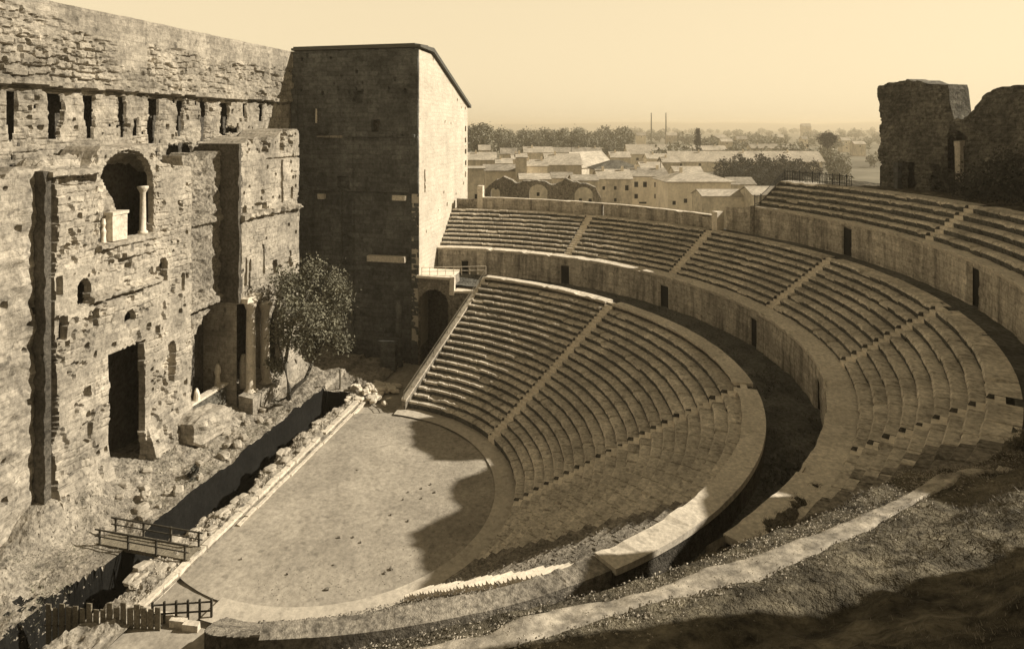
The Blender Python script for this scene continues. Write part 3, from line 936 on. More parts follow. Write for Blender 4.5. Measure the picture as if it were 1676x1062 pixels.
mb = MB(); mb.box((12.6, 14.9, 1.2), (6.0, 1.6, 2.2), .02, .15); mb.build('column_plinth', M['wall'], stage_wall)

# platform in the recess
pf = MB(); pf.box((6.6, 17.35, 1.9), (6.0, .5, 3.0), 0, .05)
pfo = pf.build('dark_platform_wall', M['ruin'], None); tag(pfo, 'dark low platform wall closing the shadowed recess between the stage blocks', 'wall')
mb = MB(); mb.box((6.6, 17.3, 3.5), (6.2, .8, .2), 0, .03); mb.build('ledge', M['coping'], pfo)

# ------------------------------------------------------------------ basilica tower
tower = thing('side_tower', 'tall blank stone tower, dark west face and sunlit seat side, lean-to roof', 'tower', (29.3, 3, 0))
def dep_tw(s, z):
    y = 3 + s
    e2, r2, row, col = courses(y, z, .6, .9, 2.0, 53)
    d = (r2 - .5) * .08 - .05 * (e2 < .05) + (fbm(y * .5, z * .5, 4, 91) - .5) * .3
    d = np.where(putlogs(y, z, .3, 51, .3, 1.1) & (z > 34), -.4, d)
    d = np.where(rect(y, z, 10.6, 11.8, 33.2, 34.6, .3, 4), -.6, d)
    d = np.where(rect(y, z, 8.3, 9.3, 29.4, 30.9, .2, 5), -1.0, d)
    d = np.where((z < 29.0) & (z > 28.6) & (y < 18), .25 * (fbm(y * 2, z, 2, 92) > .4), d)
    d = np.where((z < 28.6) & (y > 4.2) & (y < 12), d - .25, d)
    d = np.where((z < 21.6) & (y < 17.5), d - .3, d)
    d = np.where(rect(y, z, 12.5, 14, 22, 23.5, .2, 6), -.8, d)
    d = d - .35 * ((y > 12.2) & (y < 13.6) & (z > 12) & (z < 22))
    d = np.where(arch(y, z, 15.2, 1.5, -1, 5.5, .2, 6), -2.0, d)
    return d
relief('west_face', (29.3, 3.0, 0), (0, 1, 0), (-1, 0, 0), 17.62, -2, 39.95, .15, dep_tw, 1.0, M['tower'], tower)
def top_ts(s):
    return np.where(s < 5.2, 39.8 - s * .02, 39.7 - (s - 5.2) * (39.7 - 33.1) / 19.0)
def dep_ts(s, z):
    x = 29.3 + s
    e2, r2, row, col = courses(x, z, .6, 1.0, 2.2, 63)
    d = (r2 - .5) * .025 - .02 * (e2 < .05) + (fbm(x * .4, z * .4, 4, 93) - .5) * .1
    d = np.where(putlogs(x, z, .03, 61, .25, 1.2), -.4, d)
    d = np.where(rect(x, z, 31.4, 31.8, 21.5, 24.5, .15, 4), -.8, d)
    d = np.where(rect(x, z, 32.0, 32.2, 16.0, 16.5, .1, 4), -.4, d)
    for k in range(5):
        d = np.where(rect(x, z, 51.6, 52.3, 22 + k * 1.8, 22.8 + k * 1.8, .1, k), -.4, d)
    return d
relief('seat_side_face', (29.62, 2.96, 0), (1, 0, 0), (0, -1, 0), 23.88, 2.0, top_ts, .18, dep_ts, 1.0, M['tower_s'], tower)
mb = MB(); mb.box((53.1, 11.5, 16), (.8, 17, 34), 0); mb.box((41, 20.2, 18), (24, .8, 34), 0); mb.build('rear_wall', M['tower'], tower)
prof = [(29.0, 40.05), (34.6, 39.95), (54.4, 33.0), (54.4, 33.45), (34.7, 40.5), (29.0, 40.35)]
mb = MB(); mb.prism([(x, 0, z) for x, z in prof], (0, 2.55, 0), (0, 20.6, 0)); mb.build('roof', M['slab'], tower)
mb = MB(); mb.prism([(x, 0, z) for x, z in [(29.2, 40.36), (34.4, 40.5), (37.6, 39.5), (37.6, 39.8), (34.5, 40.85), (29.2, 40.55)]], (0, 3.4, 0), (0, 20.4, 0)); mb.build('ridge_flashing', M['slab'], tower)
for (y, z, wd, h) in ((7.15, 13.2, 5.1, .7), (16.2, 20.9, .9, .6), (5.4, 21.0, 1.7, .6)):
    mb = MB(); mb.box((29.1, y, z), (.7, wd, h), 0, .05); mb.build('stone_ledge', M['coping'], tower)
mb = MB(); mb.box((29.28, 17.05, 31.4), (.16, .22, 1.9), 0, .03); mb.build('slit_sky_strip', M['pale'], tower)  # pale box stands in for bright sky seen through the slit
mb = MB(); mb.box((29.1, 15.0, 28.7), (.5, 3.6, .25), 0, .05); mb.build('string_course', M['rough'], tower)

# side-entrance vault joining tower and lower seats
vault = thing('entrance_vault', 'broken vaulted side entrance with a dark arch between tower and seats', 'vault', (29.3, 0, 0))
def dep_v(s, z):
    y = 3.0 - s
    d = (fbm(y * 1.0, z * 1.0, 4, 95) - .5) * .7
    d = np.where(arch(y, z, 1.0, 1.9, -1, 7.6, .2, 8), -3.5, d)
    return d
def top_v(s):
    y = 3.0 - s
    return 11.0 - .0 * y - np.where(y < -1.4, 1.6, 0) + (fbm(y * .9, y * 0, 3, 9) - .5) * .5
relief('vault_wall', (29.35, 3.0, 0), (0, -1, 0), (-1, 0, 0), 8.5, -1, top_v, .15, dep_v, 4.0, M['rough'], vault)
mb = MB(); mb.box((31.4, 1.0, 11.1), (4.6, 4.4, .3), 0, .04); mb.build('platform', M['pale'], vault)
mb = MB(); mb.box((29.4, -1.5, 10.2), (.7, .6, 2.2), 0, .05); mb.box((30.5, -3.2, 9.5), (2.6, 3.0, .25), 0, .04); mb.build('broken_edge', M['pale'], vault)
rl = thing('platform_railing', 'thin railing along the platform between tower corner and top of lowest seats', 'railing', (30, 0, 11.2))
mb = MB(); mp = MB()
ra = np.array([29.6, 2.6, 11.2]); rb_ = np.array([31.0, -5.4, 11.5])
for i in range(9):
    q = ra + (rb_ - ra) * i / 8
    MB().bar(q, q + np.array([0, 0, 1.0]), .04, 5).build('post', M['pale'], rl)
for hh in (.5, 1.0):
    mb.bar(ra + np.array([0, 0, hh]), rb_ + np.array([0, 0, hh]), .04, 5)
mb.build('rail', M['pale'], rl)

# ------------------------------------------------------------------ stage floor, trench, rubble kerb
def trench_edge(x):
    return 7.6 + (fbm(x * .22, x * 0 + 1, 4, 101) - .5) * 3.2 + (fbm(x * .9, x * 0, 3, 102) - .5) * .9
def stage_h(x, y):
    te = trench_edge(x)
    base = .45 + (fbm(x * .35, y * .35, 5, 103) - .5) * .9 + (fbm(x * 1.6, y * 1.6, 4, 104) - .5) * .5
    base = base + sstep(13.5, 17.5, y) * (1.0 + 1.7 * sstep(-5.5, -9, x) * sstep(-15, -12, x)) - sstep(-9, -12, x) * .5 * sstep(16, 13, y)
    flat = sstep(-9.5, -11.5, x) * sstep(-17, -14, x) * sstep(17, 15, y)
    base = base * (1 - flat * .8) + .35 * flat
    sl = sstep(-13, -17, x)
    edge = 10.5 + sl * 1.2 + (fbm(x * .8, y * 0, 3, 105) - .5) * (.15 + 1.2 * sl)
    floor = -2.3 + (fbm(x * .6, y * .6, 4, 106) - .5) * .35
    k_l = sstep(edge - .12 - .9 * sl, edge + .05, y)
    rub = .22 + (fbm(x * .7, y * .7, 4, 107) - .4) * .8 + (fbm(x * 2.2, y * 2.2, 3, 108) - .5) * .4
    k_r = sstep(te + .35, te - .1, y)
    z = floor + (base - floor) * k_l
    z = np.where(y < 9.6, floor + (rub - floor) * k_r, z)
    z = np.where((x > 18.3 + (fbm(y * .5, y * 0, 3) - .5)), np.maximum(z, .15 + (fbm(x, y, 3, 7) - .5) * .5), z)
    z = np.where(y < 5.6, np.minimum(z, .12), z)
    return z
xs = np.arange(-38, 31, .2)[:, None]; ys = np.arange(5.0, 21.2, .2)[None, :]
X = xs + 0 * ys; Y = ys + 0 * xs
_sz = stage_h(X, Y)
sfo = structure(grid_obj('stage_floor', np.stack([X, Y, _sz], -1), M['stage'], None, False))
sfo.data.materials.append(M['trench_shade'])
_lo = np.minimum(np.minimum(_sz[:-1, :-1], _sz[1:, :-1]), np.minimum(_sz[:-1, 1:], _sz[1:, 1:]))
sfo.data.polygons.foreach_set('material_index', ((_lo < np.where(X[:-1, :-1] < -12, -.1, -.55)) & (Y[:-1, :-1] > 6.2)).ravel().astype(np.int32))  # low trench faces get the painted shade colour

# stone kerb along the orchestra front: two pale strips
kerb = thing('orchestra_kerb', 'long pale stone kerb between the orchestra and the stage trench', 'kerb', (0, 5.2, 0))
for (y0, wd, zz) in ((5.45, .5, .34), (4.75, .28, .16)):
    mb = MB(); x = -16.3 if y0 > 5 else -7.0
    while x < 17.0:
        L = .8 + random.random() * 1.2
        if random.random() > .04:
            mb.box((x + L / 2, y0 + (random.random() - .5) * .1, zz - .4 + (random.random() - .5) * .06), (L - .04, wd, .8), (random.random() - .5) * .03, .03)
        x += L
    mb.build('kerb_row', M['coping'], kerb)
mb = MB(); y = 5.2
while y > 1.0:
    L = .7 + random.random() * .6
    mb.box((-16.4 - (5.2 - y) * .12, y - L / 2, -.1), (.4, L - .04, .8), .12, .03); y -= L
mb.build('kerb_return', M['coping'], kerb)

def stone_mesh(sz, seed, cuts=1, amp=.16):
    import bmesh
    bm = bmesh.new()
    bmesh.ops.create_cube(bm, size=1.0)
    bmesh.ops.bevel(bm, geom=bm.edges[:], offset=.16, segments=1, affect='EDGES')
    bmesh.ops.subdivide_edges(bm, edges=bm.edges[:], cuts=cuts, use_grid_fill=True)
    for v in bm.verts:
        n = mnoise.noise_vector(v.co * 1.8 + Vector((seed * 3.1, seed, 0)))
        v.co += n * amp
        if cuts > 1:
            v.co += mnoise.noise_vector(v.co * 6 + Vector((seed, 0, 0))) * .05
        v.co.x *= sz[0]; v.co.y *= sz[1]; v.co.z *= sz[2]
    me = bpy.data.meshes.new('stone')
    bm.to_mesh(me); bm.free()
    return me

def stone(x, y, z, sz, rz, seed, label, group, mat='rubble', name='stone_block', cat='stone'):
    me = stone_mesh(sz, seed)
    me.materials.append(M[mat])
    o = bpy.data.objects.new(name, me)
    COL.objects.link(o)
    o.location = (x, y, z); o.rotation_euler = (random.uniform(-.2, .2), random.uniform(-.2, .2), rz)
    tag(o, label, cat, group)
    return o

random.seed(21)
for k in range(30):
    x = random.uniform(-9, 12); y = random.uniform(11.3, 15.8)
    s_ = random.uniform(.3, .8)
    stone(x, y, float(stage_h(np.array(x), np.array(y))) + .1, (s_ * 1.4, s_, s_ * .8), random.uniform(0, 3), k, 'tumbled stone block lying in the rubble of the stage floor', 'stone blocks strewn over the stage floor')
for k in range(60):
    x = random.uniform(-15.5, 17); te = float(trench_edge(np.array(x))); y = random.uniform(5.9, te + .1)
    s_ = random.uniform(.25, .7)
    stone(x, y, float(stage_h(np.array(x), np.array(y))) + .06, (s_ * 1.7, s_, s_ * .5), random.uniform(-.3, .3), 100 + k, 'rough stone of the broken row between kerb and trench', 'stones along the trench edge')
for k in range(55):
    t = random.random()
    x = 16.6 + random.uniform(-.5, 5.2); y = 5.6 - (x - 16.6) * .35 + random.gauss(0, 1.2)
    s_ = random.uniform(.3, .75)
    stone(x, y, .2 + random.random() * .6 * max(0, 1 - abs(x - 18.6) / 3), (s_ * 1.6, s_, s_ * .6), random.uniform(0, 3), 200 + k, 'pale stone in the heap at the far end of the trench', 'stones heaped at the far end of the trench', 'pale')
for (px, py, s_) in ((690, 800, .22), (668, 806, .2), (705, 793, .2), (712, 806, .25), (660, 818, .16), (690, 816, .18), (640, 843, .2), (668, 853, .22), (585, 770, .2), (578, 880, .24), (555, 880, .25), (590, 888, .2), (640, 932, .3), (630, 938, .22), (535, 965, .3), (470, 940, .2), (546, 925, .18), (395, 915, .2)):
    q = on_z(px, py, .05); s_ *= .65
    stone(q[0], q[1], .1, (s_ * 1.3, s_, s_), random.uniform(0, 3), 300 + px, 'small loose stone lying on the bare orchestra ground', 'loose stones on the orchestra floor', 'rough', 'loose_stone')
# great fallen chunk of masonry
b = stone(4.0, 15.6, 1.8, (5.4, 2.9, 3.0), -.05, 501, 'huge fallen chunk of masonry leaning by the central doorway', None, 'wall', 'fallen_masonry', 'masonry')
b.data = stone_mesh((5.2, 2.9, 2.7), 501, 5, .07); b.data.materials.append(M['wall'])
b.rotation_euler = (0, .06, -.08)
def fragment(x, y, z, prof, label, mat='pale', name='column_stump', cat='column'):
    mb = MB(); mb.lathe((x, y, z), prof, 9)
    o = mb.build(name, M[mat], None)
    for v in o.data.vertices:
        n = mnoise.noise_vector(v.co * 1.7); v.co += n * .08
    tag(o, label, cat)
q = at(378, 640, 76)
fragment(9.3, 17.9, 3.2, [(.34, 0), (.3, .6), (.24, 1.1), (.34, 1.5), (.3, 2.0), (.15, 2.3)], 'pale broken column stump standing in the shadowed recess, left one')
fragment(11.6, 16.4, 2.4, [(.4, 0), (.42, .5), (.36, 1.4), (.45, 1.7), (.42, 2.6), (.3, 3.1), (.2, 3.5)], 'taller weathered stump just left of the slender columns')
fragment(5.0, 17.2, 3.5, [(.35, 0), (.3, .5), (.22, .9), (.1, 1.2)], 'small pale stone knob on the left end of the platform wall')
fragment(28.3, 5.2, .0, [(.55, 0), (.55, .3), (.42, .5), (.42, 5.0), (.34, 6.4), (.4, 7.4), (.25, 8.2)], 'tall slim broken pillar standing in front of the dark tower corner', 'tower')
o = MB().box((26.6, 5.9, 3.6), (1.4, 2.4, .4), .2, .08).box((26.6, 5.9, 1.7), (1.0, 1.8, 3.5), .2, .1).build('altar_block', M['tower'], None)
tag(o, 'flat-topped stone block in the gloom at the tower foot', 'block')
fragment(19.2, 8.9, -.2, [(.12, 0), (.1, 1.0), (.1, 2.6)], 'thin upright post at the far end of the trench', 'wood', 'marker_post', 'post')

# wooden footbridge across the trench
br = thing('footbridge', 'narrow wooden footbridge with dark handrails across the stage trench', 'bridge', (-11, 9, .3))
mb = MB()
for k in range(34):
    y = 5.5 + k * .22
    mb.box((-11.2, y, .42 - (y - 5.5) * .0), (1.5, .2, .07), (random.random() - .5) * .03, .01)
mb.build('deck', M['wood'], br)
mb = MB()
for x in (-11.8, -10.6):
    mb.box((x, 9.1, .27), (.18, 7.5, .22))
mb.build('beam', M['wood'], br)
for x in (-11.95, -10.45):
    mb = MB(); mb.bar((x, 5.3, 1.42), (x, 13.0, 1.42), .06, 6); mb.bar((x, 5.3, .95), (x, 13.0, .95), .045, 6); mb.build('handrail', M['woodd'], br)
    for y in (5.6, 7.9, 10.2, 12.6):
        mb = MB(); mb.box((x, y, .9), (.12, .12, 1.2)); mb.build('post', M['woodd'], br)
# plank palisade
pal = thing('plank_palisade', 'upright plank palisade closing the near end of the trench', 'fence', (-17.4, 7, -1))
random.seed(4)
for k in range(17):
    y = 3.4 + k * .42
    mb = MB(); h = 2.0 + random.random() * .5 - k * .03
    mb.box((-17.3 - .08 * k, y, -1.3 + h / 2), (.07, .34, h + .8), .1, .02)
    mb.build('plank', M['wood'], pal)
mb = MB(); mb.bar((-17.2, 3.2, .1), (-18.6, 10.4, -.2), .06, 5); mb.build('cross_rail', M['woodd'], pal)
# low dark rail fence by the ring walk
rf = thing('rail_fence', 'low dark timber rail fence at the near end of the ring walk', 'fence', (-16.3, 2.5, 0))
fa, fb = np.array([-16.9, 4.1, -.1]), np.array([-15.9, .7, .05])
for i in range(6):
    q = fa + (fb - fa) * i / 5
    mb = MB(); mb.box((q[0], q[1], q[2] + .6), (.12, .12, 1.3), .2); mb.build('post', M['woodd'], rf)
for hh in (.5, 1.05):
    mb = MB(); mb.bar(fa + np.array([0, 0, hh]), fb + np.array([0, 0, hh]), .055, 5); mb.build('rail', M['woodd'], rf)

# ------------------------------------------------------------------ ruin of the upper portico
ruin = thing('portico_ruin', 'dark ragged portico ruin with arch and door opening crowning the highest seats', 'ruin', (25, -52, 23))
UR = np.array([-.89, -.456, 0]); NR = np.array([-.456, .89, 0])
OR = np.array([31.4, -49.3, 0])
def dep_r(s, z):
    d = (fbm(s * .6, z * .6, 5, 111) - .5) * 1.1 + (fbm(s * 2.2, z * 2.2, 3, 112) - .5) * .4
    e2, r2, _, _ = courses(s, z, .5, .6, 1.4, 73)
    d = d + (r2 - .5) * .15 - .08 * (e2 < .06)
    d = np.where(rect(s, z, 3.6, 5.0, 20, 26.3, .15, 4), -1.9, d)
    d = np.where(rect(s, z, 7.0, 7.9, 20, 26.2, .2, 5), -.8, d)
    d = np.where(arch(s, z, 9.35, 1.15, 20, 28.5, .15, 6), -1.9, d)
    d = d - .7 * (s < .3 + (fbm(z * .7, z * 0, 4, 113) - .4) * .8)
    return d
def top_r(s):
    n = (fbm(s * .9, s * 0, 4, 114) - .5) * .8
    a = 34.5 + .35 * np.sin(s * .5)
    b = a - 3.4 * sstep(8.7, 9.3, s) + 2.3 * sstep(10.2, 13.2, s) + 3.0 * sstep(16.5, 20, s)
    return b + n
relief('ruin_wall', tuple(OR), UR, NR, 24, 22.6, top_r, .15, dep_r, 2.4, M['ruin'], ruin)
pq = OR + UR * 10.5 + NR * .55
MB().box((pq[0], pq[1], 25.8), (.5, .5, 5.0), math.atan2(UR[1], UR[0]), .06).box((pq[0], pq[1], 28.4), (.6, .6, .5), math.atan2(UR[1], UR[0]), .05).build('pale_pilaster', M['rubble'], ruin)
pq = OR + UR * 3.4 + NR * .5
MB().box((pq[0], pq[1], 24.6), (.5, .5, 3.4), math.atan2(UR[1], UR[0]), .05).build('door_jamb', M['tower'], ruin)
# unseen walls: the first continues the ruin, the others are added to throw shade
def shade_wall(name_label, o, u, nrm, ln, top, sd_, drop=0.0, amp=3.0):
    t_ = thing('unseen_shade_wall', name_label, 'ruin', (o[0], o[1], 24))
    relief('ruin_wall', (o[0], o[1], 0), u, nrm, ln, 21, lambda s: top - drop * s / ln + (fbm(s * .25, s * 0, 4, sd_) - .5) * amp, .3, lambda s, z: (fbm(s * .6, z * .6, 4, sd_ + 1) - .5), 1.6, M['ruin'], t_)  # body of each unseen wall, two of them added for shade
shade_wall('unseen ruined wall continuing the dark portico ruin along the hilltop', (11.6, -60.9, 0), (-.96, .28, 0), (.28, .96, 0), 22, 36.6, 112, 5.6, 1.2)
shade_wall('long unseen wall added to shade the near slope, closest to the viewer', (-31.6, -43, 0), (-1, .03, 0), (.03, 1, 0), 33, 37, 115)
shade_wall('short unseen wall added to shade the near slope, farther up the tiers', (-13.5, -46.2, 0), (-1, -.05, 0), (-.05, 1, 0), 14, 28.4, 118, -2.6, 1.4)

# ------------------------------------------------------------------ foliage
def leaves(n_cl, per, ext, leaf, clump, seed, shape='round', cz=0.0, thr=-.22):
    """leaf-sized faces gathered in clumps through an uneven crown; returns verts, faces"""
    r = np.random.default_rng(seed)
    cl = []
    while len(cl) < n_cl:
        q = r.uniform(-1, 1, 3)
        rr = np.linalg.norm(q)
        if shape == 'round' and (rr > 1 or rr < .35):
            continue
        if shape == 'cone':
            q[2] = r.uniform(-1, 1)
            lim = (1 - (q[2] + 1) / 2) * .95 + .06
            a = r.uniform(0, 2 * PI); q[0], q[1] = lim * math.cos(a) * r.uniform(.3, 1), lim * math.sin(a) * r.uniform(.3, 1)
        if mnoise.noise(Vector(q * 1.7 + seed)) < thr:
            continue
        cl.append(q)
    cl = np.array(cl) * np.array(ext)
    cs = r.uniform(.6, 1.3, n_cl) * clump
    P = np.repeat(cl, per, 0) + np.repeat(cs, per)[:, None] * r.normal(0, .5, (n_cl * per, 3))
    P[:, 2] += cz
    n = len(P)
    a = r.normal(0, 1, (n, 3)); a /= np.linalg.norm(a, axis=1)[:, None]
    b = r.normal(0, 1, (n, 3)); b -= a * (a * b).sum(1)[:, None]; b /= np.linalg.norm(b, axis=1)[:, None]
    sz = r.uniform(.6, 1.4, n)[:, None] * leaf
    V = np.stack([P - a * sz, P + b * sz * .5, P + a * sz, P - b * sz * .5], 1).reshape(-1, 3)
    Fc = np.arange(n * 4).reshape(-1, 4)
    return V, Fc

def crown(name, mat, parent, **kw):
    V, Fc = leaves(**kw)
    return link(name, V, Fc, mat, parent)

# the tree on the stage
tb = (13.4, 12.1, 1.0)
tree = thing('fig_tree', 'sparse twin-trunked tree with dull leaves growing on the stage before the tower', 'tree', tb)
cc = at(515, 515, 74.0)
mb = MB()
def limb(pts, r0, r1):
    n = len(pts); mb.tube(pts, [r0 + (r1 - r0) * i / (n - 1) for i in range(n)], 7)
B = np.array(tb)
f1 = at(466, 600, 71.5); f2 = at(476, 540, 72.5); f3 = at(478, 470, 73); g1 = at(500, 620, 72); g2 = at(515, 585, 73.5); g3 = at(524, 540, 74)
limb([B, at(474, 640, 71.2), f1, f2, f3], .3, .1)
limb([at(474, 645, 71.2), at(485, 632, 71.5), g1, g2, g3, at(535, 470, 74.5)], .26, .08)
limb([g2, at(540, 540, 74), at(560, 510, 75)], .12, .05)
limb([f2, at(500, 490, 73), at(515, 450, 73.5)], .12, .05)
limb([f1, at(455, 560, 71), at(452, 500, 71)], .1, .04)
limb([g3, at(505, 500, 75), at(495, 450, 75)], .1, .04)
limb([B + np.array([0, 0, .2]), at(455, 657, 71), at(446, 650, 70.5)], .12, .04)
mb.build('trunk', M['bark'], tree)
V1, F1 = leaves(190, 60, (5.0, 3.8, 5.1), .17, 1.0, 5, thr=-.02)
V1 = V1 + at(512, 505, 74.3)
V2, F2 = leaves(22, 40, (1.6, 1.4, 1.6), .16, .9, 6)
V2 = V2 + at(462, 470, 72)
V3, F3 = leaves(14, 40, (1.6, 1.2, .7), .16, .7, 8)
V3 = V3 + at(560, 560, 74)
V = np.concatenate([V1, V2, V3]); Fc = np.arange(len(V)).reshape(-1, 4)
link('crown', V, Fc, M['leaf'], tree)

def shrub(px, py, d, ext, label, mat='leafd', n=26, seed=1, leaf=.14, name='shrub', zoff=0.0):
    q = at(px, py, d) if d else None
    t_ = thing(name, label, 'shrub', tuple(q))
    V, Fc = leaves(n, 40, ext, leaf, min(ext) * .5, seed)
    link('foliage', V + q + np.array([0, 0, ext[2] * .6]), Fc, M[mat], t_)
    mb = MB()
    for k in range(4):
        a = k * 1.7; mb.bar(q + np.array([0, 0, -.2]), q + np.array([math.cos(a) * ext[0] * .4, math.sin(a) * ext[1] * .4, ext[2] * .7]), .05, 5, .02)
    mb.build('stem', M['bark'], t_)
    return t_
shrub(335, 640, 74, (1.8, 1.2, 1.4), 'leafy bush in the dark arch of the recess', seed=11)
shrub(350, 610, 75.5, (1.6, 1.0, 1.6), 'taller bush behind the one in the dark recess', 'leaf', 20, 12)
shrub(90, 790, 53, (1.6, 1.2, 1.0), 'dark weed clump at the left foot of the central block', seed=13)
shrub(450, 610, 72, (.8, .8, 1.2), 'small bush between the columns and the twin-trunked tree', 'leaf', 18, 14)
shrub(315, 790, 57, (.5, .5, .9), 'dark spiky weed on the brink of the trench', seed=15, n=14)
for (px, py, d, e, sd_, lb) in ((1590, 325, 60, (2.2, 1.6, 1.5), 16, 'broad dark bush nearest the picture edge under the ruin'), (1632, 318, 57, (2.6, 2.0, 2.2), 17, 'largest dark bush beneath the rounded end of the ruin'),
                           (1550, 303, 66, (1.8, 1.3, .8), 18, 'low dark bush at the foot of the ruin arch'), (1680, 330, 55, (2.8, 2.0, 2.4), 19, 'dark bush beyond the picture edge below the ruin')):
    shrub(px, py, d, e, lb, 'leafd', 40, sd_, .16)
for k, (px, py) in enumerate(((110, 965), (75, 945), (160, 915), (60, 985))):
    q = on_z(px, py, -.8); d_ = (q[0] - CX) * FWD[0] + (q[1] - CY) * FWD[1]
    shrub(px, py, d_, (1.1, .9, .5), ['weed patch on the near trench bank, second lowest', 'weed patch on the near trench bank, second highest', 'weed patch on the trench bank closest to the footbridge', 'weed patch lowest on the near trench bank'][k], 'leaf', 16, 60 + k, .12)

# ------------------------------------------------------------------ town and plain
def house(px0, px1, d, py_e, py_r, depth, label, wins=(), roof='gable', wmat='plaster', rmat='roof', yaw=0.0, chim=0, name='house', cat='house', group=None, over=.5):
    """front runs between two photo columns at depth d; eaves and ridge heights from the photo"""
    a = at(px0, PY0, d); b = at(px1, PY0, d * (1 + yaw))
    hk = int(px0 * 7 + py_e * 3) % 5
    if wmat == 'plaster':
        wmat = ['plaster', 'plaster_c', 'plaster', 'plaster_b', 'plaster_c'][hk]
    if rmat == 'roof':
        rmat = ['roof', 'roof', 'roof_b', 'roof', 'roof_b'][(hk + int(px1)) % 5]
    L = np.linalg.norm((b - a)[:2]); U = (b - a) / L; U[2] = 0
    Vv = np.array([-U[1], U[0], 0])       # away from the camera
    if Vv[:2] @ FWD < 0:
        Vv = -Vv
    ze = CZ - (py_e - PY0) / F * d
    zr = CZ - (py_r - PY0) / F * (d + depth / 2)
    z0 = -.5
    o = a.copy(); o[2] = 0
    h = thing(name, label, cat, tuple(o), group)
    def Pt(u, v, z):
        q = o + U * u + Vv * v
        return (q[0], q[1], z)
    mb = MB()
    vs = [Pt(0, 0, z0), Pt(L, 0, z0), Pt(L, depth, z0), Pt(0, depth, z0), Pt(0, 0, ze), Pt(L, 0, ze), Pt(L, depth, ze), Pt(0, depth, ze)]
    fs = [(0, 1, 5, 4), (1, 2, 6, 5), (2, 3, 7, 6), (3, 0, 4, 7)]
    if roof == 'gable':
        vs += [Pt(0, depth / 2, zr - .15), Pt(L, depth / 2, zr - .15)]
        fs += [(4, 7, 8), (5, 9, 6)]
    mb.add(vs, fs)
    wl = mb.build('wall', M[wmat], h)
    ov = over; tk = .25
    mb = MB()
    sl = (zr - ze) / (depth / 2)
    if roof == 'gable':
        for (v0, v1) in ((-ov, depth / 2), (depth + ov, depth / 2)):
            za = ze - ov * sl
            q = [Pt(-ov, v0, za), Pt(L + ov, v0, za), Pt(L + ov, v1, zr), Pt(-ov, v1, zr)]
            q2 = [(p_[0], p_[1], p_[2] + tk) for p_ in q]
            mb.add(q + q2, [(0, 1, 2, 3), (7, 6, 5, 4), (0, 4, 5, 1), (1, 5, 6, 2), (2, 6, 7, 3), (3, 7, 4, 0)])
    else:
        i = min(depth / 2, L * .45)
        za = ze - .05
        q = [Pt(-ov, -ov, za), Pt(L + ov, -ov, za), Pt(L + ov, depth + ov, za), Pt(-ov, depth + ov, za), Pt(i, depth / 2, zr), Pt(L - i, depth / 2, zr)]
        q += [(p_[0], p_[1], p_[2] - tk) for p_ in q[:4]]
        mb.add(q, [(0, 1, 5, 4), (1, 2, 5), (2, 3, 4, 5), (3, 0, 4), (9, 8, 7, 6), (0, 6, 7, 1), (1, 7, 8, 2), (2, 8, 9, 3), (3, 9, 6, 0)])
    rf_ = mb.build('roof', M[rmat], h)
    for c in range(chim):
        u = L * (.2 + .6 * c / max(1, chim - 1)) if chim > 1 else L * .3
        p_ = Pt(u, depth * .42, zr + .4); MB().box(p_, (.8, .8, 1.8), math.atan2(U[1], U[0])).build('chimney', M['plaster'], rf_)
    for (u, z, wd, hh) in wins:
        mb = MB()
        c = np.array(Pt(u * L, -.02, z))
        mb.add([c - U * wd / 2 - Vv * .05, c + U * wd / 2 - Vv * .05, c + U * wd / 2 - Vv * .05 + np.array([0, 0, hh]), c - U * wd / 2 - Vv * .05 + np.array([0, 0, hh]),
                c - U * wd / 2 + Vv * .1, c + U * wd / 2 + Vv * .1, c + U * wd / 2 + Vv * .1 + np.array([0, 0, hh]), c - U * wd / 2 + Vv * .1 + np.array([0, 0, hh])],
               [(0, 1, 2, 3), (0, 4, 5, 1), (1, 5, 6, 2), (2, 6, 7, 3), (3, 7, 4, 0)])
        wn = mb.build('window', M['dark'], h)
        mb = MB(); cc_ = c - Vv * .1
        mb.add([cc_ - U * (wd / 2 + .1) + np.array([0, 0, -.18]), cc_ + U * (wd / 2 + .1) + np.array([0, 0, -.18]), cc_ + U * (wd / 2 + .1), cc_ - U * (wd / 2 + .1),
                cc_ - U * (wd / 2 + .1) + Vv * .2 + np.array([0, 0, -.18]), cc_ + U * (wd / 2 + .1) + Vv * .2 + np.array([0, 0, -.18]), cc_ + U * (wd / 2 + .1) + Vv * .2, cc_ - U * (wd / 2 + .1) + Vv * .2],
               [(0, 1, 2, 3), (3, 2, 6, 7), (0, 4, 5, 1), (1, 5, 6, 2), (3, 7, 4, 0)])
        mb.build('sill', M['plaster'], wn)
    return h

house(980, 1034, 238, 293, 278, 11, 'pale house left of the white house with shuttered windows', [(.85, 7.6, 1.2, 1.8), (.5, 7.8, .9, 1.3), (.15, 7.8, .9, 1.3), (.5, 3.6, .9, 1.3)], chim=2)
house(1034, 1094, 240, 289, 276, 12, 'white house with a pair of shuttered windows under flat eaves', [(.12, 8.6, 1.3, 1.9), (.36, 8.6, 1.3, 1.9), (.66, 8.6, 1.1, 1.7), (.88, 8.6, .9, 1.5), (.12, 4.6, 1.2, 1.6), (.66, 4.6, 1.1, 1.6), (.3, 2.8, 2.6, .6)], chim=2)
house(1093, 1196, 212, 297, 280, 14, 'low broad house with a hipped roof and deep dark eaves', [(.1, 5.6, 1.0, 1.2), (.28, 6.2, 1.0, 1.3), (.5, 6.0, 2.2, 2.4)], 'hip', over=1.2, chim=1)
house(1150, 1232, 186, 322, 311, 9, 'low pale lean building in front of the hipped-roof house', [(.2, 2.0, 1, 1)], over=.3)
